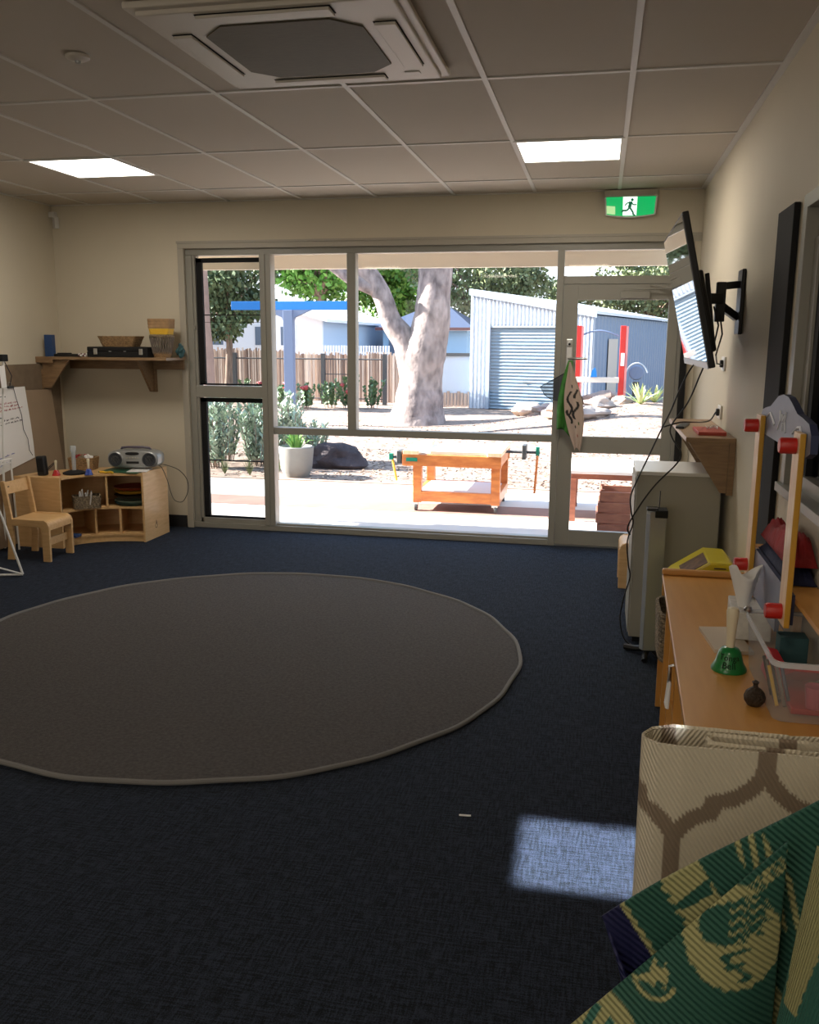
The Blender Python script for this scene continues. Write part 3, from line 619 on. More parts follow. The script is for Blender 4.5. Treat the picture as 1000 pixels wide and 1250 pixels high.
o = MB().tube([(-4.16+.05*math.cos(a)*.9, 6.14+.04*math.sin(a), TOPZ+.05+.04*math.sin(a*1.0+1)) for a in [k*.35 for k in range(19)]], .003, 6).build('coiled_lead', MT['black'], smooth=True); tag(o, 'coiled black lead behind the red hand bell', 'cable')
t = thing('bead_string', 'string of small wooden beads on the curved shelf unit near the stereo', 'beads', (-3.79,6.22,TOPZ))
b = MB(t)
for k in range(12): b.lathe([(.001,0),(.008,.003),(.010,.009),(.008,.015),(.001,.018)], (-3.79+.02*k*.5, 6.24+.012*math.sin(k), TOPZ), 10)
b.build('beads', MT['yellow2'], t, smooth=True)
# compartment contents
t = thing('stick_basket', 'grey wicker basket of sticks in the upper left compartment of the curved unit', 'basket', (-3.93,6.18,.2785))
basket(t, (-3.885,6.175,.2785), .20, .13, .10, MT['wickerd'], 1.05, rz=R(38))
for k in range(9):
    x, y = -3.885+random.uniform(-.05,.05), 6.175+random.uniform(-.04,.04)
    o = MB().tube([(x,y,.29),(x+random.uniform(-.04,.04),y+random.uniform(-.03,.03),.29+random.uniform(.11,.15))], .005, 6).build('craft_stick', MT['paper'])
    tag(o, 'pale stick poking out of the grey wicker basket in the curved unit', 'stick', 'pale sticks in the grey basket')
for k, (z, m, l) in enumerate(((.282,'teal','dark teal round tray at the bottom of the tray stack'),(.30,'lav','pale green round tray second from the bottom of the stack'),(.34,'nut','brown round tray in the middle of the tray stack'),(.375,'yellow2','yellow round tray near the top of the tray stack'),(.405,'bellr','dark red round tray on top of the tray stack'))):
    t = thing('round_tray', l, 'tray', (-3.62,6.43,z), 0, 'round trays in the curved unit')
    b = MB(t); b.lathe([(.001,.003),(.115,.003),(.142,.022),(.146,.022),(.118,0),(.001,0)], (-3.625,6.425,z-.003+.0005), 40); b.build('dish', MT[m] if m != 'bellr' else M('dull_red',(.25,.05,.03),.5), t, smooth=True)
o = MB().box((-4.02,6.02,.067),(-3.90,6.10,.085)).build('blue_book', MT['blue']); tag(o, 'blue book lying in the lower left compartment of the curved unit', 'book')

# ---- wall shelf left
wl = thing('wall_shelf', 'long timber wall shelf in the back left corner', 'shelf', (-3.93, D, 1.4))
MB(wl).box((XL+.001, 6.55, 1.410), (-3.35, D-.001, 1.432)).build('shelf_board', MT['shelfw'], wl, bevel=.002)
MB(wl).box((XL+.001, 6.552, 1.385), (-4.35, 6.572, 1.4095)).build('front_lip', MT['shelfw'], wl)
MB(wl).box((-4.40, D-.04, 1.33), (-3.36, D-.001, 1.4095)).build('wall_cleat', MT['shelfw'], wl)
MB(wl).box((XL+.001, 6.60, 1.376), (XL+.04, D-.04, 1.4095)).build('wall_cleat', MT['shelfw'], wl)
MB(wl).prism([(6.62,1.4095),(D-.0405,1.4095),(D-.0405,1.15),(D-.085,1.15)], 'x', -3.65, -3.63).build('bracket', MT['shelfw'], wl)
MB(wl).box((-3.66, D-.04, 1.145), (-3.62, D-.001, 1.329)).build('bracket_rail', MT['shelfw'], wl)
MB(wl).prism([(-4.464,1.4095),(-4.22,1.4095),(-4.40,1.18),(-4.464,1.18)], 'y', 6.58, 6.60).build('bracket', MT['shelfw'], wl)
MB(wl).box((XL+.031, 6.575, 1.17), (-4.4645, 6.605, 1.3295)).build('bracket_rail', MT['shelfw'], wl)
o = MB().box((XL+.0145, 4.9, .001), (XL+.03, 6.83, 1.375)).build('pinboard', MT['pin']); tag(o, 'brown pinboard on the left wall behind the easel', 'pinboard')
SZ = 1.4325
o = MB().box((-4.60+.14,6.62,SZ),(-4.53+.14,6.67,SZ+.175)).build('blue_box', MT['blue'], bevel=.004); tag(o, 'upright blue box at the left end of the long wall shelf', 'box')
t = thing('recorder_case', 'small black case lying on the left part of the long wall shelf', 'case', (-4.28,6.68,SZ))
MB(t).box((-4.41,6.64,SZ),(-4.17,6.72,SZ+.022)).build('case', MT['black'], t, bevel=.004)
MB(t).box((-4.37,6.65,SZ+.022),(-4.27,6.71,SZ+.03)).build('flap', MT['blackm'], t, bevel=.003)
t = thing('bead_string', 'string of purple and white beads on the long wall shelf', 'beads', (-4.12,6.65,SZ))
for mi, m in ((0,'paper'),(1,'fascia')):
    b = MB(t)
    for k in range(8): b.lathe([(.001,0),(.008,.004),(.010,.010),(.008,.016),(.001,.02)], (-4.16+.012*k, 6.64+.02*math.sin(k*2+mi*2), SZ+(.010 if (k+mi)%3==0 else 0)), 10)
    b.build('beads', MT[m], t, smooth=True)
t = thing('instrument_case', 'long black case with two silver latches under the flat basket', 'case', (-3.83,6.72,SZ))
MB(t).box((-4.08,6.62,SZ),(-3.545,6.80,SZ+.045)).build('case_base', MT['blackm'], t, bevel=.006)
MB(t).box((-4.08,6.62,SZ+.0455),(-3.545,6.80,SZ+.082)).build('lid', MT['blackm'], t, bevel=.008)
for x in (-4.0, -3.60): MB(t).box((x-.016,6.612,SZ+.02),(x+.016,6.6195,SZ+.068)).build('latch', MT['steel'], t, bevel=.003)
for x in (-3.87,-3.74): MB(t).box((x-.01,6.614,SZ+.042),(x+.01,6.6195,SZ+.05)).build('hinge_pin', MT['silver'], t)
for k, (z, w_, l) in enumerate(((.0825, .27, 'flat wicker basket resting on the black instrument case'), (.125, .31, 'upper flat wicker basket nested on the other on the black case'))):
    t = thing('flat_basket', l, 'basket', (-3.82,6.71,SZ+z)); basket(t, (-3.82,6.71,SZ+z+.0005), w_, .16, .042, MT['wicker'], 1.14, rows=4)
t = thing('tall_basket', 'patterned tall basket at the right end of the long wall shelf', 'basket', (-3.47,6.71,SZ))
# perforated basket: ribs
b = MB(t); cx, cy = -3.455, 6.70
for k in range(26):
    a = 2*PI*k/26; a2 = a+.22
    for q in (a2, a-.22): b.tube([(cx+.075*math.cos(a), cy+.06*math.sin(a), SZ+.03), (cx+.10*math.cos(q), cy+.075*math.sin(q), SZ+.16)], .0035, 5)
b.build('lattice_side', MT['taupe'], t)
b = MB(t); b.lathe([(.068,0),(.078,.04),(.072,.04),(.062,.006),(.001,.006)], (cx,cy,SZ), 28, sq=(1,.8)); b.build('base_band', MT['wicker'], t, smooth=True)
b = MB(t); b.lathe([(.095,.155),(.103,.16),(.103,.175),(.095,.18),(.09,.17)], (cx,cy,SZ), 28, sq=(1,.78)); b.build('rim', MT['wickerd'], t, smooth=True)
t = thing('yellow_basket', 'yellow woven basket nested in the tall patterned basket', 'basket', (cx,cy,SZ+.16))
basket(t, (cx,cy,SZ+.182), .16, .12, .045, MT['yellow2'], 1.1, rows=3)
t = thing('brown_basket', 'brown woven basket on top of the yellow basket', 'basket', (cx,cy,SZ+.2))
basket(t, (cx,cy,SZ+.229), .185, .13, .075, M('tan_bag',(.36,.22,.11),.9,var=.2,vscale=30), 1.04, rows=3)
o = MB().blob((-3.342,6.79,SZ+.05), (.026,.04,.05), 3, .35).build('teal_cloth', MT['teal'], smooth=True); tag(o, 'bundle of teal cloth beside the tall basket on the wall shelf', 'cloth')

# ---- easel
ea = thing('easel', 'white metal easel with brown backing board in the left corner', 'easel', (-4.0, 5.5, 0))
def lean(y, z, off=0): # board plane
    return (-4.345 - .08*z + off, y, z)
b = MB(ea); q = [lean(5.25,.02),lean(6.69,.02),lean(6.64,1.165),lean(5.25,1.205)]
b.add(q + [(x-.008,y,z) for x,y,z in q], [(0,1,2,3),(7,6,5,4),(0,4,5,1),(1,5,6,2),(2,6,7,3),(3,7,4,0)]); b.build('backing_board', MT['card'], ea)
b = MB(ea)
b.tube([(-3.758,5.157,.012),(-3.86,5.13,.40),(-4.0,5.13,.75),(-4.3,5.14,1.35)], .008, 8); b.tube([(-3.758,5.157,.01),(-4.05,5.05,.012),(-4.20,4.98,.014)], .008, 8); b.tube([(-3.758,5.157,.012),(-3.86,5.0,.10)], .006, 8)
b.build('leg', MT['metalw'], ea, smooth=True)
b = MB(ea); b.tube([(-4.36,5.80,.012),(-4.33,5.84,.9),(-4.30,5.868,1.41)], .008, 8); b.build('leg', MT['metalw'], ea, smooth=True)
b = MB(ea); b.tube([(-4.225,5.78,.014),(-4.225,5.76,.705)], .007, 8); b.build('leg', MT['metalw'], ea, smooth=True)
b = MB(ea); b.bar((-4.225,5.10,.70),(-4.225,5.77,.705),.035,.010); b.bar((-4.21,5.10,.675),(-4.21,5.74,.68),.005,.01); b.build('tray', MT['metalw'], ea)
b = MB(ea); b.box((-4.325,5.83,1.41),(-4.28,5.90,1.46)); b.build('top_cap', MT['blackm'], ea, bevel=.004)
pd = thing('paper_pad', 'large white sheet of handwriting clipped to the easel', 'paper', (-3.98,5.45,.9))
def PW(u, v, off=.008): # u 0..1 along y, v 0..1 up
    yy = 5.50 + u*.782; zb = .594 + (yy-5.904)*.17
    z = zb + (1.205-zb)*v
    return (lean(yy, z, off + .01*math.sin(v*3)*(1-v))[0], yy, z)
for k in range(3):
    b = MB(pd); b.grid(lambda u,v: PW(u-.006*k, v-.012*(2-k)*(1-v), .012-.0035*k), 10, 10); b.build('sheet', MT['paper'], pd)
wr = {0: MB(pd), 1: MB(pd), 2: MB(pd)}
random.seed(3)
for r_ in range(13):
    v = .93 - r_*.042 if r_ < 10 else .5 - (r_-7)*.085
    u = .38; mi = 2 if 1 < r_ < 6 else (1 if r_ > 9 else 0)
    while u < .84:
        wl_ = random.uniform(.03,.08)
        pts = [Vector(PW(u+wl_*k/8, v+random.uniform(-.008,.008)+(.008 if k%2 else -.006), .016)) for k in range(9)]
        wr[mi].tube(pts, .0014, 4, False); u += wl_+.02
        if random.random() < .15: break
for k, m in ((0,'ink'),(1,'inkblue'),(2,'inkred')): wr[k].build('handwriting', MT[m], pd)
b = MB(); pts = [PW(.80,1.0,.022), PW(.815,.85,.024), PW(.86,.62,.022), PW(.85,.42,.024), PW(.90,.28,.022), PW(.90,.12,.024), PW(.96,.0,.022)]
P = []
for i in range(len(pts)-1):
    for k in range(4): P.append(Vector(pts[i]).lerp(Vector(pts[i+1]), k/4))
o = MB().tube(P, .0022, 6).build('pen_string', MT['ink'], smooth=True); tag(o, 'dark string hanging down the right side of the easel paper', 'string')
t = thing('bulldog_clip', 'small metal clip holding the paper at the top of the easel', 'clip', lean(6.1,1.21,.01))
b = MB(t); x,y,z = lean(6.10,1.205,.012); b.box((x-.012,y-.035,z-.005),(x+.012,y+.035,z+.012)); b.build('jaw', MT['greyd'], t, bevel=.002)
b = MB(t); b.tube([(x,y-.02,z+.012),(x,y-.015,z+.04),(x,y+.015,z+.04),(x,y+.02,z+.012)], .003, 6); b.build('loop', MT['steel'], t)
t = thing('hanging_tag', 'white card strip hanging from the top of the easel', 'card', (-4.27,5.85,1.38))
b = MB(t); b.box((-4.275,5.785,1.22),(-4.272,5.845,1.38), Matrix.Rotation(.06,3,'X')); b.build('card', MT['paper'], t)
b = MB(t); b.tube([(-4.30,5.88,1.41),(-4.32,5.98,1.30),(-4.40,6.06,1.225)], .003, 5); b.build('cord', MT['ink'], t)

# ---- beech cupboard right
cb = thing('beech_cupboard', 'low beech cupboard with open pigeonholes along the right wall', 'cupboard', (.47, 2.95, 0))
x0f = lambda y: .256 + (y-2.234)*.0272
ya, yb = 2.12, 3.86
def slab(z0, z1, ya=ya, yb=yb, inset=0, xr=XR-.004):
    return MB(cb).prism([(x0f(ya)+inset,ya),(xr,ya),(xr,yb),(x0f(yb)+inset,yb)], 'z', z0, z1)
slab(.58,.60).build('top', MT['desk'], cb, bevel=.003)
slab(.30,.315,inset=.02,xr=XR-.03).build('shelf', MT['desk'], cb); slab(.04,.06,inset=.02,xr=XR-.03).build('shelf', MT['desk'], cb)
MB(cb).box((XR-.025,ya,.04),(XR-.016,yb,.58)).build('back_panel', MT['desk'], cb)
MB(cb).prism([(x0f(yb)-.002,yb-.022),(XR-.004,yb-.022),(XR-.004,yb),(x0f(yb)-.002,yb)], 'z', .60, .628).build('upstand', MT['deskedge'], cb, bevel=.008)
b = MB(cb); b.box((x0f(ya),ya,.0),(XR-.03,ya+.018,.58)); b.build('side_panel', MT['desk'], cb); b = MB(cb); b.box((x0f(yb)+.003,yb-.018,.0),(XR-.03,yb,.58)); b.build('side_panel', MT['desk'], cb)
for y in (2.46, 2.80, 3.14, 3.48): MB(cb).box((x0f(y)+.006,y,.06),(XR-.03,y+.016,.58)).build('divider', MT['desk'], cb)
slab(0,.039,inset=.04,xr=XR-.03).build('plinth', MT['blackm'], cb)
t = thing('woven_basket', 'grey woven basket bulging from the far pigeonhole of the beech cupboard', 'basket', (.40,3.66,.3155)); basket(t, (.43,3.665,.3155), .30, .30, .20, MT['wickerd'], 1.05, rows=10)
t = thing('cord_bundle', 'bundle of white cord hanging on a hook at the front of the beech cupboard', 'cord', (.27,2.82,.47))
b = MB(t)
for k in range(5):
    yy = 2.80+.012*k; b.tube([(.262,yy,.50),(.258,yy+.012,.47-.01*k),(.256,yy+.004,.425),(.259,yy-.012,.43),(.261,yy-.006,.48),(.263,yy+.004,.51)], .0045, 6)
b.build('loops', MT['paper'], t, smooth=True)
MB(t).tube([(.274,2.82,.565),(.262,2.82,.56),(.262,2.82,.505)], .006, 8).build('hook', MT['steel'], t, smooth=True)
CT = .6005
# bell
gb = handbell('hand_bell', (.424,2.722,CT), MT['bellg'], 'large glossy green hand bell with lettering on the beech cupboard', 1.04)
def textmesh(body, size, cylr, z, ang0, par, m):
    cu_ = bpy.data.curves.new('lettering', 'FONT'); cu_.body = body; cu_.size = size; cu_.align_x = 'CENTER'; cu_.extrude = .0; cu_.resolution_u = 3
    o_ = bpy.data.objects.new('lettering', cu_); COL.objects.link(o_)
    dg = bpy.context.evaluated_depsgraph_get(); me = bpy.data.meshes.new_from_object(o_.evaluated_get(dg)); bpy.data.objects.remove(o_)
    for v in me.vertices:
        a = ang0 + v.co.x/cylr; zz = z+v.co.y; q_ = [(0,.0525),(.0146,.048),(.025,.0418),(.0416,.0378),(.057,.0337),(.07,.026)]; rr_ = next(a_[1]+(b_[1]-a_[1])*(zz-a_[0])/(b_[0]-a_[0]) for a_,b_ in zip(q_,q_[1:]) if zz <= b_[0]) + .0018
        v.co = Vector((rr_*math.cos(a), rr_*math.sin(a), zz))
    me.materials.clear(); me.materials.append(m); o = bpy.data.objects.new('lettering', me); COL.objects.link(o); o.parent = par; return o
angc = math.atan2(-2.722, -.424)
textmesh('Tonga', .025, .039, .040, angc, gb, MT['blackm']); textmesh('Bell', .026, .043, .017, angc, gb, MT['blackm'])
# seed pod
t = thing('seed_pod', 'dark brown fig-shaped seed pod on the beech cupboard in front of the bell', 'seed pod', (.455,2.45,CT))
b = MB(t); b.lathe([(.001,0),(.018,.002),(.027,.014),(.029,.026),(.024,.040),(.014,.049),(.007,.054)], (.455,2.45,CT), 20); b.build('pod', MT['nut'], t, smooth=True)
b = MB(t); b.lathe([(.0075,.053),(.006,.060),(.010,.068),(.001,.074)], (.455,2.45,CT), 10); b.build('stalk', MT['nut'], t, smooth=True)
# card
t = tag(MB().prism([(.375,3.10),(.49,3.12),(.52,2.87),(.40,2.865)], 'z', CT, CT+.012).build('cardboard_mat', M('pale_card',(.55,.47,.37),.8)), 'pale square cardboard mat lying under the tissue box', 'mat')
# tissue box
tb = thing('tissue_box', 'white tissue box with a tissue pulled up on the beech cupboard', 'tissue box', (.54,3.10,CT+.012))
MB(tb).box((.47,2.98,CT+.0125),(.595,3.19,CT+.105), Matrix.Rotation(R(-4),3,'Z')).build('carton', M('carton',(.58,.56,.52),.7,var=.15,vscale=40), tb, bevel=.003)
b = MB(tb)
def ts(u, v):
    a = u*2*PI; r_ = .018 + .035*v + .012*math.sin(3*a)*v
    return (.508 + r_*math.cos(a)*.9, 3.06 + r_*math.sin(a)*.6, CT+.10+.13*v+.02*math.sin(2*a+1)*v)
b.grid(ts, 28, 10); b.build('tissue', MT['paper'], tb, smooth=True, solid=.001)
# clear tub
tu = thing('clear_storage_tub', 'clear plastic storage tub of red craft boxes on the beech cupboard', 'tub', (.56,2.55,CT))
tx0, tx1, ty0, ty1 = .475, .66, 2.33, 2.795
def rrect(x0,x1,y0,y1,r,n=5):
    P = []
    for cx_,cy_,a0 in ((x1-r,y1-r,0),(x0+r,y1-r,90),(x0+r,y0+r,180),(x1-r,y0+r,270)):
        for k in range(n+1): a = R(a0+90*k/n); P.append((cx_+r*math.cos(a), cy_+r*math.sin(a)))
    return P
b = MB(tu); L_ = []
bot = rrect(tx0+.012,tx1-.005,ty0+.02,ty1-.02,.03); top = rrect(tx0,tx1,ty0,ty1,.03); n = len(bot)
vs = [(x,y,CT+.003) for x,y in rrect(tx0+.03,tx1-.02,ty0+.04,ty1-.04,.03)] + [(x,y,CT+.001) for x,y in bot] + [(x,y,CT+.015) for x,y in rrect(tx0+.010,tx1-.004,ty0+.016,ty1-.016,.03)] + [(x,y,CT+.165) for x,y in top]
fs = [tuple(range(n))] + [(i*n+k,i*n+(k+1)%n,(i+1)*n+(k+1)%n,(i+1)*n+k) for i in range(3) for k in range(n)]
b.add(vs, fs); b.build('tub_wall', MT['tub'], tu, smooth=True)
b = MB(tu); outer = rrect(tx0-.006,tx1+.002,ty0-.008,ty1+.008,.034); nn_ = len(outer)
vs = [(x,y,z) for z,P_ in ((CT+.165,top),(CT+.172,top),(CT+.172,outer),(CT+.158,outer)) for x,y in P_]
b.add(vs, [(i*nn_+k,i*nn_+(k+1)%nn_,((i+1)%4)*nn_+(k+1)%nn_,((i+1)%4)*nn_+k) for i in range(4) for k in range(nn_)]); b.build('rim', MT['tubrim'], tu, smooth=True)
b = MB(tu); b.lathe([(.001,0),(.012,.001),(.013,.008),(.008,.014),(.001,.015)], (tx0+.0,ty1-.02,CT+.173), 12); b.build('corner_clip', MT['steel'], tu, smooth=True)
def boxthing(name, lo, hi, m, label, cat, rot=None, bevel=.002):
    o = MB().box(lo, hi, rot).build(name, MT[m] if isinstance(m,str) else m, bevel=bevel); return tag(o, label, cat)
redm = M('red_carton',(.50,.012,.02),.4)
boxthing('red_box', (.54,2.40,CT+.004),(.63,2.62,CT+.02), redm, 'flat red box lying on the bottom of the clear tub', 'box')
cbx = thing('crayon_box', 'red carton with an open window standing in the clear tub', 'box', (.60,2.52,CT+.06))
rt_ = Matrix.Rotation(R(-30),3,'X') @ Matrix.Rotation(R(6),3,'Z')
MB(cbx).box((.545,2.46,CT+.065),(.645,2.60,CT+.085), rt_).build('carton', redm, cbx, bevel=.002)
b = MB(cbx); b.box((.57,2.49,CT+.0855),(.635,2.56,CT+.0865), rt_, (.595,2.53,CT+.075)); b.build('window', MT['blackm'], cbx)
b = MB(cbx); b.box((.565,2.565,CT+.0855),(.63,2.58,CT+.0865), rt_, (.595,2.53,CT+.075)); b.build('yellow_print', MT['yellow2'], cbx)
boxthing('red_box', (.515,2.58,CT+.02),(.545,2.69,CT+.09), redm, 'narrow red box leaning in the clear tub behind the crayon carton', 'box', Matrix.Rotation(.2,3,'Y'))
boxthing('dark_green_box', (.56,2.70,CT+.017),(.64,2.765,CT+.12), 'teal', 'dark green box at the far end of the clear tub', 'box')
t = thing('pink_cup', 'translucent pink cup lying in the clear tub', 'cup', (.57,2.47,CT+.05)); MB(t).lathe([(.022,0),(.028,.06),(.026,.06),(.02,.003),(.001,.003)], (.60,2.415,CT+.022), 18).build('cup_wall', M('pink_plastic',(.5,.06,.12),.3), t, smooth=True)
for k,(dx,dy,m,l) in enumerate(((0,0,'yellow2','yellow-orange crayon leaning in the clear tub'),(.012,.03,'nut','dark brown crayon leaning in the clear tub'),(.02,.0,'taupe','taupe crayon leaning in the clear tub'),(.035,.02,'lilacd','dark blue crayon leaning in the clear tub'),(.002,.05,'taupe','taupe crayon nearest the tub corner by the bell'),(.0,.08,'nut','dark brown crayon at the back of the crayons in the tub'))):
    o = MB().tube([(.51+dx,2.43+dy,CT+.012),(.495+dx,2.50+dy,CT+.10)], [.005,.005], 8).build('crayon', MT[m]); tag(o, l, 'crayon', 'crayons in the clear tub')

# puppet stand
ps = thing('play_shop_stand', 'tabletop play stand with two pine posts and a scalloped lilac header board', 'play stand', (.57,2.95,CT))
for y in (2.61, 3.24):
    b = MB(ps); b.prism([(.545,1.345),(.545,CT),(.5625,CT),(.5625,1.345)], 'y', y, y+.085) if False else b.box((.5455,y,CT if y > 3 else .776),(.5625,y+.085,1.335))
    o = b.build('post', [MT['pine'], MT['ochre']], ps, bevel=.003)
    for p in o.data.polygons:
        if abs(p.normal.y) > .5: p.material_index = 1
    for z in (1.297, .80 if y > 3 else .815):
        MB(ps).lathe([(.022,0),(.024,.004),(.024,.040),(.001,.042)], (.5455,y+.045,z), 18, 'x') if False else None
        b = MB(ps); b.lathe([(.001,-.046),(.020,-.045),(.023,-.040),(.023,-.0005),(.001,-.0004)], (.5455,y+.042,z), 18, 'x'); b.build('red_peg', MT['red'], ps, smooth=True)
b = MB(ps); hb = [(2.56,1.285),(2.565,1.335),(2.60,1.362),(2.68,1.372),(2.76,1.378),(2.83,1.40),(2.90,1.418),(2.98,1.422),(3.06,1.412),(3.12,1.392),(3.18,1.372),(3.26,1.362),(3.32,1.352),(3.345,1.33),(3.34,1.285),(3.28,1.272),(2.62,1.265)]
b.prism(hb, 'x', .5635, .5835); o = b.build('header_board', [MT['lilac'], MT['lilacd']], ps)
for p in o.data.polygons:
    if abs(p.normal.x) < .5: p.material_index = 1
b = MB(ps)
for pts in ([(3.22,1.335),(3.17,1.350),(3.12,1.335),(3.08,1.318)], [(2.80,1.318),(2.74,1.340),(2.70,1.345),(2.67,1.325)], [(2.93,1.36),(2.95,1.34),(2.97,1.36)], [(2.90,1.31),(2.92,1.34),(2.91,1.37)], [(3.0,1.37),(2.99,1.34),(3.02,1.31)], [(2.95,1.335),(2.955,1.31)]):
    b.tube([(.5628,y,z) for y,z in pts], .004, 6)
b.build('painted_scroll', MT['lilacw'], ps, smooth=True)
b = MB(ps); b.prism([(2.64,.778),(2.82,.778),(2.82,.70),(3.24,.70),(3.24,.868),(2.64,.868)], 'x', .5635, .577); o = b.build('side_board', [MT['lilac'],MT['lilacd']], ps)
for p in o.data.polygons:
    if abs(p.normal.x) < .5: p.material_index = 1
MB(ps).box((.577,2.25,.845),(XR-.003,3.36,.860)).build('tray_board', MT['desk'], ps)
MB(ps).box((.635,2.90,CT),(.66,2.93,.845)).build('prop', MT['pine'], ps); MB(ps).box((.635,3.26,CT),(.66,3.29,.845)).build('prop', MT['pine'], ps)
def clothheap(name, c, r, m, seed, label, bumps=.35):
    b = MB(); nx, ny = 40, 26
    def f(u, v):
        x = (u-.5)*2; y = (v-.5)*2; hgt = max(0, 1-abs(x)**5)*max(0, 1-abs(y)**6)*(1-.22*y)
        nz = mnoise.noise(Vector((x*2.2, y*2.6, seed)))*bumps + abs(mnoise.noise(Vector((x*5, y*4, seed+5))))*bumps*.8
        return (c[0]+x*r[0], c[1]+y*r[1], c[2] + r[2]*hgt*(.8+nz) + .002)
    b.grid(f, nx, ny); o = b.build(name, m, smooth=True, solid=.004); return tag(o, label, 'cloth')
clothheap('navy_cloth', (.622,3.03,.861), (.041,.26,.052), MT['navyc'], 1, 'folded navy cloth on the play stand tray under the red cloth', .2)
clothheap('red_cloth', (.622,3.02,.915), (.042,.24,.085), MT['redc'], 2, 'crumpled red cloth heaped on the navy cloth of the play stand', .38)

# ---- beige trellis mat
def seg_d(p, a, b):
    ax_, ay_ = a; bx_, by_ = b; dx, dy = bx_-ax_, by_-ay_; L2 = dx*dx+dy*dy
    t_ = max(0, min(1, ((p[0]-ax_)*dx+(p[1]-ay_)*dy)/L2)) if L2 else 0
    return math.hypot(p[0]-ax_-dx*t_, p[1]-ay_-dy*t_)
TR = [(0,0),(0,.078),(.018,.105),(.045,.130),(.078,.142),(.080,.168),(.120,.180),(.152,.203),(.176,.232),(.186,.262),(.186,.34)]
def trellis(x, z):
    W2, HH = .186, .33
    z += .006*((int(x*260) % 2)-.5)
    X = abs(((x-.207 + W2) % (2*W2)) - W2); Z = abs(((z-.405 + HH) % (2*HH)) - HH)
    dmin = min(seg_d((X,Z), TR[i], TR[i+1]) for i in range(len(TR)-1))
    return dmin < .0185
P0 = [(.655,1.925),(.40,1.922),(.215,1.915),(.165,1.922),(.138,1.945),(.135,1.972),(.155,2.004),(.205,2.030),(.30,2.034),(.645,2.036),(.657,2.024),(.645,2.012),(.31,2.006),(.285,1.998),(.276,1.983),(.285,1.966),(.31,1.958),(.65,1.956)]
# resample path
def resample(P_, step):
    out = [Vector((*P_[0],0))]; 
    pts = []
    V = [Vector((*p,0)) for p in P_]
    for i in range(len(V)-1):
        p0,p1,p2,p3 = V[max(i-1,0)],V[i],V[i+1],V[min(i+2,len(V)-1)]
        m_ = max(1,int((p2-p1).length/step))
        for k in range(m_):
            t=k/m_; pts.append(p1.lerp(p2,t) if m_>8 else .5*((2*p1)+(p2-p0)*t+(2*p0-5*p1+4*p2-p3)*t*t+(-p0+3*p1-3*p2+p3)*t**3))
    pts.append(V[-1]); return pts
PP = resample(P0, .0035); S_ = [0]
for i in range(1,len(PP)): S_.append(S_[-1]+(PP[i]-PP[i-1]).length)
bm_ = MB(); nz = 190; hm = .70; cols = []; uvs = []; vs = []
for i, p in enumerate(PP):
    for j in range(nz+1):
        z = hm*j/nz; vs.append((p.x, p.y + .004*math.sin(z*9+p.x*12), z + .004 + (.006*math.sin(S_[i]*7) - .02*max(0,(p.x-.15)*.6) if j==nz else 0)))
        uu = .655-S_[i]; inside = trellis(uu, z); edge = z > hm-.006 or False
        cols.append((.23,.175,.125) if inside else (.60,.54,.42)); uvs.append((S_[i], z))
fs = [(i*(nz+1)+j,(i+1)*(nz+1)+j,(i+1)*(nz+1)+j+1,i*(nz+1)+j+1) for i in range(len(PP)-1) for j in range(nz)]
bm_.add(vs, fs); bm_.uv = uvs; bm_.col = cols
o = bm_.build('folded_outdoor_mat', attrmat('trellis_weave', .75, 34, (0,0,R(32)), .6, .003), smooth=False, solid=.007)
tag(o, 'folded beige woven mat with brown trellis pattern standing against the cupboard end', 'mat')

# ---- green mats
GD, GY, NV, GT = (.022,.10,.072), (.38,.37,.17), (.006,.008,.06), (.035,.15,.115)
def ang(p, c): return math.hypot(p[0]-c[0], p[1]-c[1])
def poly_in(p, P_):
    c_ = False; j = len(P_)-1
    for i in range(len(P_)):
        if ((P_[i][1] > p[1]) != (P_[j][1] > p[1])) and (p[0] < (P_[j][0]-P_[i][0])*(p[1]-P_[i][1])/(P_[j][1]-P_[i][1])+P_[i][0]): c_ = not c_
        j = i
    return c_
def img(p): # photo-like pattern plane coordinates: x,z metres on the sheet -> motif units
    return p
def pat2(x, z):
    x += .0015*((int(z*400) % 2)); r = math.hypot(x-.275, (z-.54)*.85)
    e = z - (.317+(x-.021)*1.229)   # distance below diagonal edge (negative)
    jag = .006*math.sin(x*310)+.004*math.sin(z*420)
    if r < .083 + jag*.3:
        # dark rounded head shape with ragged right side, zigzag stem
        if poly_in((x+jag*.5,z), [(.214,.545),(.222,.575),(.245,.592),(.262,.60),(.30,.622),(.335,.635),(.350,.60),(.325,.60),(.338,.58),(.318,.572),(.33,.552),(.305,.548),(.29,.53),(.262,.520),(.235,.524)]):
            if x > .268 and abs(((z+x*.45)*48 + .5*math.sin(x*190)) % 1 - .5) < .14: return GY
            return GD
        if abs(x-(.285+.02*math.sin(z*110))) < .008 and .46 < z < .525: return GD
        if poly_in((x,z), [(.262,.485),(.30,.50),(.298,.492),(.27,.478)]): return GD
        return GY
    if e > -.05 and .19 < x < .40:
        k = (x*26 + 2.2*math.sin(x*60+z*30)) % 1
        if e < -.014 and .24 < x < .36 and abs(k-.5) < .22+.1*math.sin(z*300): return GY
    r3 = ang((x,z), (.035,.30))
    if r3 < .095:
        if .02 < ((x-z*.5)*30) % 1 < .45 and r3 < .06: return GT
        return GY
    r4 = ang((x,z), (.148,.435))
    if ang((x*1.0,z), (.155,.445)) < .017 + jag or poly_in((x,z), [(.11,.425),(.15,.45),(.145,.425)]): return GY
    if abs(r4-.035) < .004 and z < .43: return GY
    if ang((x,z), (.47,.45)) < .09 or ang((x,z), (.20,.28)) < .08 : return GY
    return GD
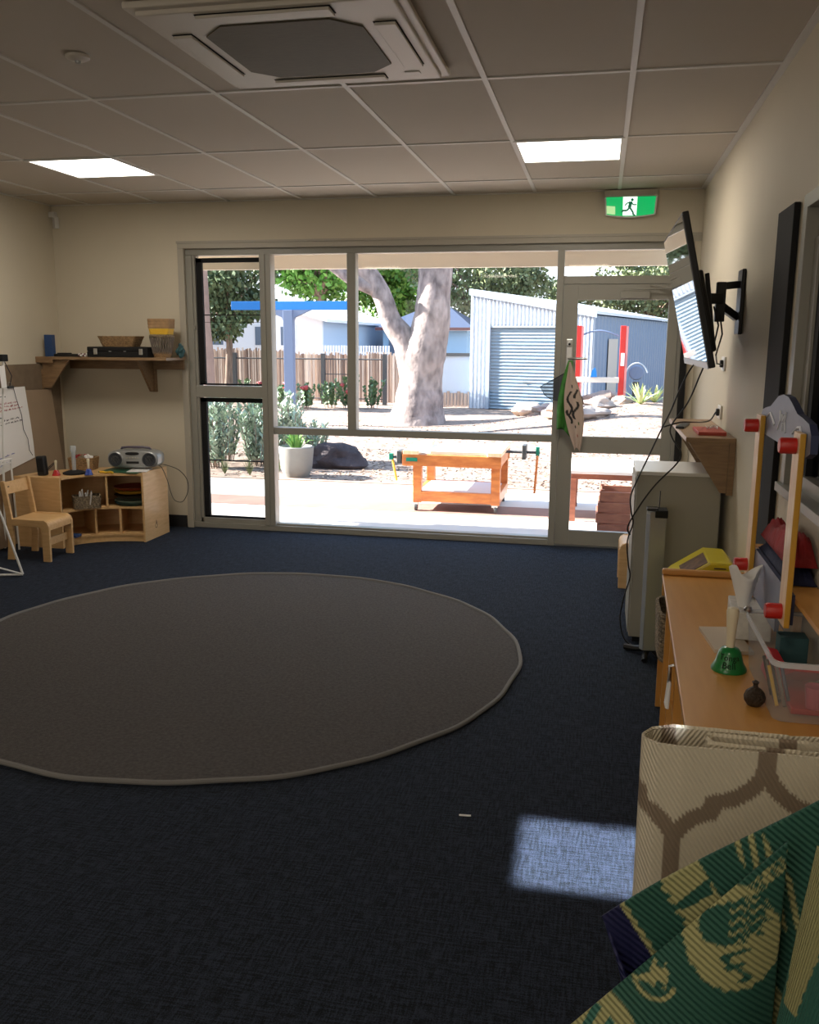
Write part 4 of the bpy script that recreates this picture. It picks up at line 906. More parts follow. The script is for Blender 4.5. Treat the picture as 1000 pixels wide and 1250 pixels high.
def pat1(x, z):
    jag = .005*math.sin(z*310); s = (x-.065)*.82+(z-.50)*.57
    if s < .026: return NV
    if s < .036+jag*.4: return GY
    if .115+jag < s < .20: return GY if not poly_in((x,z), [(.17,.52),(.24,.60),(.25,.57),(.2,.53)]) else GD
    if .27 < s < .33 and ((x*40+z*10) % 1) < .4: return GY
    return GD
def sheet(name, f, nu, nv, pat, mat, label, sol=.006):
    b = MB(); b.grid(f, nu, nv); b.col = [pat(*f(i/nu, j/nv, True)) for i in range(nu+1) for j in range(nv+1)]
    b.uv = [f(i/nu, j/nv, True) for i in range(nu+1) for j in range(nv+1)]
    o = b.build(name, mat, smooth=True, solid=sol); tag(o, label, 'mat'); return o
gm = attrmat('green_weave', .65, 30, (0,0,R(-55)), .9, .004)
# sheet 1 (behind): top edge from tip (.065,.506) to (.45,.80) at y 1.56
def f1(u, v, pl=False):
    x = .050 + u*.40; zt = .497 + (x-.055)*.80; zz = zt*v
    if u < .12: zz = zt - (1-v)*(.10 + u*3.3)
    x2 = x + (1-v)*.055*(1-u)
    if pl: return (x2, zz)
    return (x2, 1.575 - .05*(1-v) + .01*math.sin(u*5), zz+.004)
o1 = sheet('green_mat', f1, 150, 150, pat1, gm, 'green and yellow woven mat with a navy end, lying behind the front mat')
# sheet 2 (front)
def f2(u, v, pl=False):
    x = -.235 + u*.59; zt = max(.006, .300 + (x-.0)*1.21); zz = zt*v
    if pl: return (x, zz)
    d_ = (zt-zz); bulge = .05*math.sin(min(1,d_/.5)*PI/2)
    k_ = 1-u**4
    return (x, 1.51 - (bulge + .10*min(1,d_/.7))*k_, zz+.003)
o2 = sheet('green_mat', f2, 220, 200, pat2, gm, 'green and yellow woven mat with round motifs across the front')
# roll 3: standing roll at right
def pat3(x, z):
    jag = .006*math.sin(z*230)
    if abs(x-.05) < .055 + .028*math.sin(z*9+.6) + jag*.4 and z > .52: return GY
    if x > .17 and z > .62: return GY
    if x < .012: return GT
    return GT if x < .9 else GD
def f3(u, v, pl=False):
    s = u*.62; z = .86*v
    if pl: return (s, z)
    rx = .15; a = PI + .35 - u*PI*1.05
    lean_ = .085*(v-.35)
    r0 = .13
    return (.475 + r0*math.cos(a)*1.15 + lean_ - .0, 1.40 - .075 + .08*math.sin(-a)*-1 - .08*0, z+.002 - .05*u*u*v)
def f3b(u, v, pl=False):
    z = .80*v; s = u*.5
    if pl: return (s, z)
    a = PI*1.02 + u*PI*.72   # from left side round the front
    ct = (.478 + .085*(v-.5), 1.39)
    return (ct[0] + .150*math.cos(a), ct[1] + .10*math.sin(a), z*(1-.04*u)+.002)
o3 = sheet('green_mat_roll', f3b, 130, 200, pat3, attrmat('green_weave_roll', .65, 34, (0,0,R(8)), .9, .004), 'teal green and yellow woven mat rolled upright at the front right')

# ---- cloths on door handle
t = thing('green_cloth', 'long green cloth hanging from the glass door handle', 'cloth', (-.24,D-.04,1.43))
b = MB(t)
def gcl(u, v):
    z = 1.44 - .52*v; w = .022 + .048*math.sin(min(1,v*1.15)*PI*.62); cx_ = -.222 - .022*v - .02*math.sin(v*2.5)
    return (cx_ + (u-.5)*w*1.5, 6.865 + .015*math.sin(u*11+v*3)*min(1,v*3), z - .06*u*(v) + .03*math.sin(u*3)*v)
b.grid(gcl, 20, 30); b.build('drape', MT['greenc'], t, smooth=True, solid=.003)
t = thing('patterned_cloth', 'cream cloth with black squiggles hanging from the glass door handle', 'cloth', (-.19,D-.04,1.43))
cr_ = attrmat('squiggle_cloth', .85, 4, (0,0,0), .1, .001); b = MB(t)
def pcl(u, v):
    z = 1.43 - .66*v; w = .012 + .13*math.sin(min(1,v*1.02)*PI*.9)**1.2; cx_ = -.225 + .08*v
    return (cx_ + (u-.5)*w, 6.835 + .012*math.sin(u*9), z + .02*math.sin(u*4)*v)
b.grid(pcl, 40, 90)
def pc(u, v):
    for (u0,ph,v0,v1) in ((.35,0,.34,.62),(.62,1.5,.45,.66),(.25,2.5,.55,.72),(.75,.5,.30,.42)):
        if v0 < v < v1 and abs(u - u0 - .13*math.sin(v*26+ph) + (v-v0)*.4) < .07: return (.02,.02,.02)
    for (cu_,cv_,c__) in ((.5,.28,(.02,.02,.02)),(.6,.38,(.3,.05,.04)),(.5,.75,(.03,.03,.03)),(.6,.85,(.3,.05,.04)),(.7,.70,(.05,.1,.03))):
        if math.hypot((u-cu_)*.6, v-cv_) < .022: return c__
    return (.52,.41,.35)
b.col = [pc(i/40, j/90) for i in range(41) for j in range(91)]; b.uv = [(i/40, j/90) for i in range(41) for j in range(91)]
b.build('drape', cr_, t, smooth=True, solid=.003)
b = MB(t); b.add([(-.175,6.85,1.27),(-.12,6.86,1.16),(-.11,6.86,1.12),(-.16,6.85,1.10)], [(0,1,2,3)]); b.build('folded_corner', MT['taupe'], t, solid=.003)
t = thing('dark_net', 'dark netting corner sticking out left of the glass door post', 'net', (-.38,D,1.22))
b = MB(t); b.add([(-.24,D-.03,1.36),(-.34,D-.02,1.30),(-.445,D-.01,1.24),(-.41,D-.01,1.18),(-.35,D-.02,1.14),(-.26,D-.03,1.13)], [(0,1,2,3,4,5)]); b.build('mesh_bag', MT['net'], t)
b = MB(t); b.tube([(-.24,D-.03,1.36),(-.34,D-.02,1.30),(-.445,D-.01,1.24),(-.41,D-.01,1.18),(-.35,D-.02,1.14)], .003, 6); b.build('edging', MT['blackm'], t)

# ================================================================ OUTDOORS
G = -.05
MB().box((-30, D+.15, G-.1), (14, 9.85, G)).build('paving', MT['pave'], kind='structure')
MB().box((-30, 8.27, G-.01), (14, 8.76, G+.004)).build('paving_shade_band', MT['pave2'], kind='structure')  # flat brown strip standing in for a band of shade on the paving
MB().box((-30, 9.85, G-.1), (14, 9.90, G+.015)).build('trim_5', MT['kerb'], kind='structure')
def gh(x, y):
    h = .55*math.exp(-(((x-.9)/2.3)**2 + ((y-16.6)/2.6)**2)) 
    return G + h + .03*mnoise.noise(Vector((x*.8, y*.8, 0)))*min(1, max(0, (y-9.9)))
b = MB(); b.grid(lambda u, v: ((-30+u*44), 9.9+v*60*v, 0), 170, 90); b.v = [Vector((v.x, v.y, gh(v.x, v.y))) for v in b.v]
b.build('mulch_ground', MT['mulch'], smooth=True, kind='structure')
random.seed(11)
SKIP = [(-3.5,17.4,1.0),(-3.56,10.2,.26),(-3.35,11.1,.5),(.66,17.3,.35)] + [(x,y,.36) for x,y in ((-4.75,10.6),(-4.35,10.9),(-3.95,11.0),(-4.95,11.3),(-4.55,11.5),(-4.15,11.6),(-3.70,11.35))] + [(x,y,.14) for x,y in ((-4.15,10.15),(-3.85,10.3),(-4.5,10.2))] + [(x,y,s*1.7) for x,y,s in ((-.55,15.95,.27),(-.02,16.2,.22),(-.35,16.6,.17),(-.08,15.45,.20),(.40,16.6,.15),(-.5,15.2,.18),(.1,17.4,.3),(-1.0,17.6,.2),(.72,16.4,.35),(.95,16.8,.3),(1.3,16.6,.25),(-.42,17,.12),(.38,17,.12))]
b = MB()
for k in range(5200):
    x = random.uniform(-5.2, 1.8); y = random.uniform(9.95, 18); 
    if random.random() < .5: y = random.uniform(9.95, 13)
    if any(math.hypot(x-ox,y-oy) < orr for ox,oy,orr in SKIP): continue
    s = random.uniform(.012,.035); a = random.uniform(0, PI); z = gh(x,y)+.008; tl = random.uniform(-.5,.5)
    dx, dy = math.cos(a)*s, math.sin(a)*s
    b.add([(x-dx,y-dy,z),(x+dy*.35,y-dx*.35,z+.012*tl),(x+dx,y+dy,z+abs(s*tl)),(x-dy*.35,y+dx*.35,z+.01)], [(0,1,2,3)], random.choice((0,0,1)))
o = b.build('leaf_litter', [MT['chip'], MT['leafl']]); tag(o, 'dry leaves and bark chips scattered over the mulch bed', 'leaf litter', kind='stuff')

# ---- workbench
wb = thing('workbench', 'orange timber children\'s workbench on castors on the sunny paving', 'workbench', (-1.3, 8.7, G))
WX0, WX1, WY0, WY1 = -1.73, -.885, 8.34, 9.12
for (x, y) in ((WX0,WY0),(WX1-.085,WY0),(WX0,WY1-.07),(WX1-.085,WY1-.07)):
    MB(wb).box((x,y,.035),(x+.085,y+.07,.40)).build('leg', MT['orange_wood'], wb, bevel=.004)
for (x, y) in ((WX0+.02,WY0+.02),(WX1-.05,WY0+.02),(WX0+.03,WY1-.04),(WX1-.05,WY1-.04)):
    cs = MB(wb); cs.box((x-.025,y-.02,.015),(x+.03,y+.03,.034)); cs.bar((x,y,.02),(x+.01,y+.0,-.01),.03,.02); c1 = cs.build('castor', MT['metalw'], wb)
    MB(wb).lathe([(.001,-.013),(.036,-.012),(.038,0),(.036,.012),(.001,.013)], (x+.012,y,G+.038), 18, 'x').build('wheel', MT['greyd'], c1, smooth=True)
MB(wb).box((WX0-.10,WY0-.03,.395),(WX1+.01,WY0+.03,.505)).build('front_rail', MT['orange_wood'], wb, bevel=.004)
MB(wb).box((WX0-.10,WY1-.03,.395),(WX1+.01,WY1+.03,.505)).build('rear_rail', MT['orange_wood'], wb, bevel=.004)
MB(wb).box((WX0,WY0+.03,.40),(WX0+.05,WY1-.03,.50)).build('side_rail', MT['orange_wood'], wb); MB(wb).box((WX1-.05,WY0+.03,.40),(WX1,WY1-.03,.50)).build('side_rail', MT['orange_wood'], wb)
for yy in (WY0, WY1-.05): MB(wb).box((WX0+.085,yy,.045),(WX1-.085,yy+.05,.145)).build('lower_rail', MT['orange_wood'], wb, bevel=.003)
for xx in (WX0, WX1-.05): MB(wb).box((xx,WY0+.07,.045),(xx+.05,WY1-.07,.145)).build('lower_rail', MT['orange_wood'], wb, bevel=.003)
MB(wb).box((WX0+.05,WY0+.05,.125),(WX1-.05,WY1-.05,.144)).build('lower_shelf', M('pale_blue_shelf',(.55,.56,.66),.5), wb)
MB(wb).box((WX0-.09,WY0-.035,.506),(WX0+.06,WY1+.035,.545)).build('top_board', MT['pine'], wb, bevel=.003)
MB(wb).box((WX0+.16,WY0+.03,.506),(WX1-.12,WY1-.03,.538)).build('top_board', MT['tabletop'], wb, bevel=.003)
MB(wb).box((WX1-.12,WY0-.035,.506),(WX1+.012,WY1+.035,.545)).build('top_board', MT['pine'], wb, bevel=.003)
MB(wb).box((WX0+.06,WY0+.03,.49),(WX0+.16,WY1-.03,.515)).build('tool_well', MT['tabletop'], wb)
gv = M('green_vice',(.0,.18,.12),.4)
v1 = MB(wb); v1.box((WX0-.155,WY0-.03,.41),(WX0-.11,WY0+.14,.535)); v1 = v1.build('vice_jaw', MT['greyd'], wb, bevel=.005)
MB(wb).tube([(WX0-.02,WY0+.05,.465),(WX0-.23,WY0+.05,.465)], .013, 10).build('vice_screw', MT['greyd'], v1)
MB(wb).box((WX0-.245,WY0+.03,.44),(WX0-.205,WY0+.07,.50)).build('vice_hub', gv, v1, bevel=.004)
MB(wb).tube([(WX0-.215,WY0+.05,.46),(WX0-.165,WY0+.02,.24)], .011, 8).build('vice_handle', MT['yellow2'], v1)
MB(wb).box((WX0-.06,WY0-.036,.44),(WX0+.05,WY0-.031,.475)).build('vice_bracket', gv, wb)
v2 = MB(wb); v2.box((WX1+.17,WY0+.36,.44),(WX1+.21,WY0+.52,.58)); v2 = v2.build('vice_jaw', MT['greyd'], wb, bevel=.005)
MB(wb).tube([(WX1,WY0+.44,.505),(WX1+.34,WY0+.44,.505)], .014, 10).build('vice_screw', MT['greyd'], v2)
MB(wb).box((WX1+.30,WY0+.42,.47),(WX1+.335,WY0+.46,.56)).build('vice_hub', gv, v2, bevel=.004)
MB(wb).tube([(WX1+.318,WY0+.43,.48),(WX1+.30,WY0+.41,.10)], .012, 8).build('vice_handle', MT['orange_wood'], v2)
# ---- outdoor table and crate
ot = thing('outdoor_table', 'low outdoor table with white top and timber legs seen through the door', 'table', (.1,8.6,G))
MB(ot).box((-.28,8.15,.40),(.56,9.05,.43)).build('table_top', MT['tabletop'], ot, bevel=.003)
MB(ot).box((-.22,8.20,.345),(.50,8.23,.3995)).build('apron', MT['terracotta'], ot); MB(ot).box((-.22,8.97,.345),(.50,9.0,.3995)).build('apron', MT['terracotta'], ot)
for x in (-.22,.45):
    for y in (8.19,8.96): MB(ot).box((x,y,G),(x+.05,y+.05,.3445)).build('leg', MT['terracotta'], ot)
ct = thing('slatted_crate', 'red-brown slatted timber crate outside the glass door', 'crate', (.22,7.9,G))
for k, dx in enumerate((0,-.02,.0,.02)):
    MB(ct).box((.03+dx*.6,7.68,G+.004+k*.095),(.48,7.70,G+.085+k*.095)).build('slat', MT['terracotta'], ct, bevel=.002)
    MB(ct).box((.03+dx*.6,8.04,G+.004+k*.095),(.48,8.06,G+.085+k*.095)).build('slat', MT['terracotta'], ct, bevel=.002)
    MB(ct).box((.03+dx*.6,7.7005,G+.004+k*.095),(.05+dx*.6,8.0395,G+.085+k*.095)).build('slat', MT['terracotta'], ct, bevel=.002)
for x, y in ((.05,7.7005),(.44,7.7005),(.05,8.01),(.44,8.01)): MB(ct).box((x+.002,y,G),(x+.03,y+.029,G+.385)).build('corner_post', MT['terracotta'], ct)
# ---- pot, log
pt = thing('concrete_pot', 'tall grey concrete pot with a leafy plant at the edge of the paving', 'plant pot', (-3.56,10.2,G))
MB(pt).lathe([(.15,0),(.19,.10),(.215,.36),(.20,.37),(.175,.34),(.001,.33)], (-3.56,10.2,G), 28).build('pot', MT['concrete'], pt, smooth=True)
def leaves(b, c, r, n, s0, s1, droop=0, elong=3, up=0):
    for k in range(n):
        while True:
            p = Vector((random.uniform(-1,1),random.uniform(-1,1),random.uniform(-1,1)))
            if p.length < 1: break
        q = Vector((c[0]+p.x*r[0], c[1]+p.y*r[1], c[2]+p.z*r[2])); s = random.uniform(s0,s1)
        d_ = Vector((random.gauss(0,1),random.gauss(0,1),random.gauss(0,1)-droop+up)).normalized()*s; w_ = d_.cross(Vector((random.gauss(0,1),random.gauss(0,1),random.gauss(0,1)))).normalized()*s/elong
        b.add([q, q+d_*.5+w_, q+d_, q+d_*.5-w_], [(0,1,2,3)])
b = MB(pt)
for k in range(26):
    a = random.uniform(0,2*PI); r_ = random.uniform(.05,.28); x,y = -3.56+r_*math.cos(a), 10.2+r_*math.sin(a); z = G+.34
    p0 = Vector((-3.56+.05*math.cos(a),10.2+.05*math.sin(a),z)); p1 = Vector((x,y,z+random.uniform(.06,.24))); w_ = Vector((-math.sin(a),math.cos(a),0))*.018
    b.add([p0-w_,p0+w_,(p0+p1)/2+w_+Vector((0,0,.05)),p1,(p0+p1)/2-w_+Vector((0,0,.05))], [(0,1,2,3,4)])
b.build('foliage', MT['gleaf'], pt)
lg = thing('tree_stump', 'dark log stump on the mulch behind the concrete pot', 'log', (-3.25,11.0,G))
b = MB(lg); b.blob((-3.35,11.1,.06), (.40,.28,.20), 4, .25); b.build('stump', MT['log'], lg, smooth=True)

# ---- plants
def stemplant(name, c, h, n, spread, mat, label, cat='shrub', grp=None, leafs=(.05,.11), narrow=3.2, stem='bark'):
    t = thing(name, label, cat, (c[0],c[1],gh(c[0],c[1])), 0, grp)
    bs = MB(t); bl = MB(t); z0 = gh(c[0],c[1])-.01
    for k in range(n):
        a = random.uniform(0,2*PI); r_ = random.uniform(0,spread); hh_ = h*random.uniform(.65,1.05)
        x0_, y0_ = c[0]+r_*.4*math.cos(a), c[1]+r_*.4*math.sin(a); x1_, y1_ = c[0]+r_*math.cos(a), c[1]+r_*math.sin(a)
        bs.tube([(x0_,y0_,z0),((x0_+x1_)/2,(y0_+y1_)/2,z0+hh_*.5),(x1_,y1_,z0+hh_)], .006, 4, False)
        m_ = int(hh_/.022)
        for j in range(m_):
            f_ = .12+.88*j/m_; q = Vector((x0_+(x1_-x0_)*f_, y0_+(y1_-y0_)*f_, z0+hh_*f_)); aa = random.uniform(0,2*PI); s = random.uniform(*leafs)
            d_ = Vector((math.cos(aa)*.6,math.sin(aa)*.6,.75)).normalized()*s; w_ = d_.cross(Vector((0,0,1))).normalized()*s/narrow
            bl.add([q,q+d_*.5+w_,q+d_,q+d_*.5-w_],[(0,1,2,3)])
    bs.build('stems', MT[stem], t); bl.build('foliage', MT[mat], t); return t
random.seed(5)
lavs = [(-4.75,10.6),(-4.35,10.9),(-3.95,11.0),(-4.95,11.3),(-4.55,11.5),(-4.15,11.6),(-3.70,11.35)]
ll = ['silver-green upright shrub at the left edge of the lower left window','silver-green shrub second from the left behind the lower left window','silver-green shrub at the right side of the lower left window','silver-green shrub in the back row at far left','silver-green shrub in the middle of the back row','silver-green shrub in the back row beside the window post','silver-green shrub just behind the concrete pot']
for k, c in enumerate(lavs):
    stemplant('silver_shrub', c, (.86,.84,.80,.9,.92,.9,.55)[k], 22, .30, 'lav', ll[k], grp='silver-green shrubs by the left window')
for k,(x,y) in enumerate(((-4.15,10.15),(-3.85,10.3),(-4.5,10.2))):
    t = thing('grass_tuft', ['green grass tuft in front of the silver shrubs','green grass tuft nearest the concrete pot','green grass tuft at far left of the bed edge'][k], 'grass', (x,y,gh(x,y)), 0, 'grass tufts at the bed edge')
    b = MB(t)
    for q in range(40):
        a = random.uniform(0,2*PI); r_=random.uniform(.02,.10); b.add([(x,y,gh(x,y)),(x+.012,y,gh(x,y)),(x+r_*math.cos(a),y+r_*math.sin(a),gh(x,y)+random.uniform(.12,.26))],[(0,1,2)])
    b.build('blades', MT['gleaf3'], t)
# roses along fence
random.seed(9)
for k in range(7):
    x = -8.4+.50*k; y = 20.6+random.uniform(-.4,.6); 
    t = stemplant('rose_bush', (x,y), random.uniform(.55,.85), 12, .38, 'rosel', ('rose bush number','')[0] and ['leafy rose bush at the far left of the fence row','rose bush with red blooms left of the blue post','rose bush with red blooms just right of the blue post','rose bush second to the right of the blue post','rose bush in front of the dark fence post','rose bush below the fence gate post','rose bush nearest the big pale tree'][k], grp='rose bushes along the brush fence', leafs=(.06,.12), narrow=2.2)
    if k in (1,2,3,5):
        for q in range(2):
            o = MB(t).blob((x+random.uniform(-.25,.25), y-.1, gh(x,y)+random.uniform(.4,.7)), (.06,.06,.05), q, .3).build('bloom', MT['rose'], t, smooth=True)
for k,(x,y,s) in enumerate(((.72,16.3,.42),(1.0,17.0,.36),(1.5,16.6,.3))):
    t = thing('agave', ['spiky pale agave right of the red playground post','spiky pale agave behind the first one','small spiky agave at the far right by the door frame'][k], 'agave', (x,y,gh(x,y)), 0, 'agaves on the rock mound')
    b = MB(t)
    for q in range(22):
        a = 2*PI*q/22*1.618*3; e_ = random.uniform(.3,1.2); d_ = Vector((math.cos(a)*math.cos(e_),math.sin(a)*math.cos(e_),math.sin(e_)))*s; w_ = Vector((-math.sin(a),math.cos(a),0))*s*.07; p = Vector((x,y,gh(x,y)))
        b.add([p-w_,p+w_,p+d_*.6+w_*.9+Vector((0,0,.02)),p+d_,p+d_*.6-w_*.9+Vector((0,0,.02))],[(0,1,2,3,4)])
    b.build('leaves', MT['agave'], t)

# ---- big gum tree
gt = thing('gum_tree', 'large pale-barked forked gum tree in the middle of the yard', 'tree', (-3.35,17.4,G))
def limb(b, pts, rs, n=18, seed=0):
    P = [Vector(p) for p in pts]; O = []; RR = []
    for i in range(len(P)-1):
        p0,p1,p2,p3 = P[max(i-1,0)],P[i],P[i+1],P[min(i+2,len(P)-1)]
        for k in range(6):
            t=k/6; O.append(.5*((2*p1)+(p2-p0)*t+(2*p0-5*p1+4*p2-p3)*t*t+(-p0+3*p1-3*p2+p3)*t**3)); RR.append(rs[i]+(rs[i+1]-rs[i])*t)
    O.append(P[-1]); RR.append(rs[-1]); k0 = len(b.v); b.tube(O, RR, n)
    for i in range(k0, len(b.v)):
        v = b.v[i]; k = 1+.0; c_ = O[min((i-k0)//n, len(O)-1)]; d_ = v-c_; b.v[i] = c_ + d_*(1+.16*mnoise.noise(v*1.7+Vector((seed,0,0)))+.06*mnoise.noise(v*6))
b = MB(gt)
YT = 17.4
limb(b, [(-3.52,YT,G-.1),(-3.50,YT,.35),(-3.46,YT,.9),(-3.36,YT,1.5),(-3.24,YT,2.2),(-3.20,YT,3.0),(-3.1,YT,4.4),(-2.8,YT,6.5)], [.66,.48,.42,.40,.345,.32,.28,.2], 24)
b.build('trunk', MT['trunk'], gt, smooth=True)
b = MB(gt); limb(b, [(-3.5,YT,.75),(-3.75,YT-.05,1.5),(-4.05,YT-.1,1.95),(-4.22,YT-.1,2.4),(-4.50,YT-.1,2.85),(-4.95,YT-.2,3.3),(-5.6,YT-.3,4.2)], [.34,.25,.20,.19,.19,.17,.12], 20, 3)
b.build('branch', MT['trunk'], gt, smooth=True)
b = MB(gt); limb(b, [(-4.28,YT-.1,2.52),(-4.75,YT-.2,2.72),(-5.2,YT-.3,3.02),(-6.0,YT-.4,3.5)], [.15,.12,.11,.08], 14, 5)
b.build('branch', MT['trunk'], gt, smooth=True)
b = MB(gt)
for k in range(26): leaves(b, (-3.6+random.uniform(-3.5,3.5),YT+random.uniform(-1,2.0),random.uniform(5.2,7.6)), (.9,.9,.6), 70, .10,.22, 1.5, 4)
b.build('foliage', MT['gleaf3'], gt)

# ---- background trees
def tree(name, c, r, ncl, nl, m, label, trunk=.12, s=(.12,.26), droop=.5, grp='trees beyond the fences', seed=0, crad=.3):
    random.seed(seed); t = thing(name, label, 'tree', (c[0],c[1],G), 0, grp)
    b = MB(t); zt = c[2]; b.tube([(c[0],c[1],G-.05),(c[0]+.1,c[1],zt*.5),(c[0],c[1],zt)], [trunk,trunk*.8,trunk*.4], 10)
    cl = []
    for k in range(ncl):
        while True:
            p = Vector((random.uniform(-1,1),random.uniform(-1,1),random.uniform(-1,1)))
            if p.length < 1: break
        q = (c[0]+p.x*r[0], c[1]+p.y*r[1], c[2]+p.z*r[2]); cl.append(q)
        if k % 3 == 0: b.tube([(c[0],c[1],zt*.6),((c[0]+q[0])/2,(c[1]+q[1])/2,(zt*.6+q[2])/2+.2),q], [trunk*.4,trunk*.25,.015], 5)
    b.build('trunk', MT['bark'], t, smooth=True); b = MB(t)
    for q in cl: leaves(b, q, (r[0]*crad,r[1]*crad,r[2]*crad), nl, s[0], s[1], droop, 3)
    b.build('foliage', MT[m], t); return t
tree('gum_tree', (-8.9,20.5,2.9), (1.25,1.2,1.15), 60, 120, 'gleaf2', 'grey-green drooping gum tree at the left window', .10, (.08,.17), 1.5, seed=1, crad=.26)
tree('leafy_tree', (-14.0,44,6.1), (3.2,2.2,2.4), 90, 140, 'gleaf', 'bright green leafy tree above the white cottage roof', .25, (.2,.38), .4, seed=2)
tree('leafy_tree', (-11.5,50,5.7), (3.1,1.9,2.8), 90, 140, 'gleaf', 'bright green tree glimpsed between the forked gum limbs', .25, (.22,.4), .4, seed=3)
tree('wispy_tree', (-5.9,43.6,5.1), (3.3,1.7,2.1), 70, 120, 'gleaf3', 'wispy grey-green tree right behind the gum trunk', .2, (.15,.3), .8, seed=4, crad=.24)
tree('wispy_tree', (-1.8,49.5,4.0), (2.8,1.4,1.1), 36, 90, 'gleaf3', 'low distant tree over the shed roof ridge', .16, (.14,.26), .6, seed=5)
tree('leafy_tree', (2.4,46,4.2), (2.8,1.6,1.6), 60, 110, 'gleaf3', 'grey-green tree above the shed roof at far right', .2, (.16,.3), .5, seed=6)
tree('leafy_tree', (6.5,34,3.6), (2.6,1.6,2.4), 60, 110, 'gleaf3', 'large grey-green tree beyond the shed side wall', .2, (.14,.3), .5, seed=8)
tp = thing('bare_trunk', 'bare pinkish tree trunk in front of the brush fence at far left', 'trunk', (-6.88,15,G))
b = MB(tp); limb(b, [(-6.84,15,G-.1),(-6.86,15,1.2),(-6.92,15,2.6),(-6.9,15,5)], [.12,.105,.10,.08], 12, 8); b.build('trunk', M('pink_bark',(.42,.29,.24),.9,var=.25,vscale=3), tp, smooth=True)

# ---- blue beam structure
bs = thing('blue_swing_frame', 'bright blue beam on a pale blue post in front of the brush fence', 'frame', (-5.9,16.6,G))
MB(bs).box((-7.05,16.55,2.14),(-4.62,16.65,2.30)).build('beam', MT['bluebeam'], bs, bevel=.005)
MB(bs).box((-5.99,16.53,G),(-5.80,16.67,2.139)).build('post', MT['bluepost'], bs, bevel=.006)
MB(bs).prism([(-6.35,2.139),(-5.99,2.139),(-5.99,1.93),(-6.02,2.0)], 'y', 16.55, 16.65).build('brace', MT['bluepost'], bs); MB(bs).prism([(-5.44,2.139),(-5.80,2.139),(-5.80,1.93),(-5.77,2.0)], 'y', 16.55, 16.65).build('brace', MT['bluepost'], bs)

# ---- fences
def brushfence(name, x0, x1, y, h, label, seed):
    random.seed(seed); t = thing(name, label, 'fence', ((x0+x1)/2,y,G)); b = MB(t); x = x0
    while x < x1:
        w_ = random.uniform(.025,.05); dh = random.uniform(-.05,.06); dy_ = random.uniform(-.015,.015)
        b.mi = random.choice((0,0,1,2)); b.box((x,y-.02+dy_,G-.02),(x+w_*.92,y+.02+dy_,G+h+dh)); x += w_
    b.build('brush_panel', [MT['brush'], MT['brush2'], MT['brush3']], t); return t
random.seed(4)
fa = brushfence('brush_fence', -15.0, -8.35, 23.4, 1.36, 'long brown brush fence left of the dark gate post', 1)
fb = brushfence('brush_fence', -8.30, -3.95, 23.4, 1.27, 'brown brush fence between the dark gate post and the shed', 2)
fr_ = thing('steel_fence', 'dark steel rail fence and posts in front of the brush fence', 'fence', (-7,22.2,G))
b = MB(fr_); b.tube([(-12,22.2,1.10),(-5.35,22.2,1.10)], .018, 6); b.tube([(-12,22.2,.10),(-5.35,22.2,.10)], .014, 6); b.build('rail', MT['greyd'], fr_)
for x in (-6.98,-6.25,-5.35,-9.4): MB(fr_).box((x-.05,22.15,G),(x+.05,22.25,1.24)).build('post', MT['greyd'], fr_)
b = MB(fr_)
for k in range(9): b.tube([(-6.93+k*.075,22.2,.10),(-6.93+k*.075,22.2,1.10)], .007, 5)
b.tube([(-6.93,22.2,.72),(-6.3,22.2,.72)], .012, 5); b.build('gate_bars', MT['greyd'], fr_)
MB(fr_).box((-6.93,22.1,.36),(-6.62,22.15,.46)).build('latch_box', M('latch_brown',(.12,.09,.08),.7), fr_)
pf = thing('picket_fence', 'white picket fence section showing above the brush fence', 'fence', (-7.3,26,G)); b = MB(pf)
for k in range(26): b.box((-8.3+k*.085,26,G),(-8.3+k*.085+.05,26.03,1.42))
b.build('pickets', MT['housew'], pf); MB(pf).box((-8.3,26.031,1.18),(-6.1,26.06,1.24)).build('rail', MT['housew'], pf)
sg = thing('side_gate', 'pale steel gate panel between the gum tree and the shed', 'gate', (-3.6,22.4,G))
MB(sg).box((-4.15,22.42,G+.02),(-3.18,22.44,1.20)).build('gate_panel', MT['shedw'], sg)
b = MB(sg)
for k in range(11): b.box((-4.13+k*.088,22.39,G),(-4.06+k*.088,22.41,.30+.03*math.sin(k*2)))
b.build('palings', MT['brush'], sg)
MB(sg).box((-4.2,22.36,1.20),(-3.16,22.46,1.28)).build('top_rail', MT['greyd'], sg); MB(sg).box((-4.2,22.36,G),(-4.15,22.46,1.20)).build('post', MT['greyd'], sg)

# ---- shed
SC = Vector((-.2,21.2,0)); sd = Vector((-.965,.26,0)).normalized(); sn = Vector((sd.y,-sd.x,0)); sn = -sn if sn.y > 0 else sn   # outward front normal
s2 = Vector((.26,.965,0)).normalized()
sh = thing('garden_shed', 'grey-blue corrugated steel shed with a roller door', 'shed', (-1.7,21.7,G))
FL = 3.02; DL = 9.0; hL, hR = 2.72, 2.18
def front(s, z, o=0): return SC + sd*s + sn*o + Vector((0,0,z))
def topz(s): return hR + (hL-hR)*s/FL
def corr(s0, s1, zf0, zf1, nm, mat):
    b = MB(sh); n_ = int((s1-s0)/.095*4); vs = []
    for i in range(n_+1):
        s = s0+(s1-s0)*i/n_; o = (.05,.05,0,0)[i%4]
        vs += [front(s, zf0(s), o), front(s, zf1(s), o)]
    b.add(vs, [(2*i,2*i+2,2*i+3,2*i+1) for i in range(n_)]); return b.build(nm, mat, sh)
d0, d1, dz = .72, 2.52, 1.90
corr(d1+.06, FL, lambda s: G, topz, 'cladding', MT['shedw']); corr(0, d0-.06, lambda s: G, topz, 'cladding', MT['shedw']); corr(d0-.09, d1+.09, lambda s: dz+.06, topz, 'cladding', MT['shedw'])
b = MB(sh)
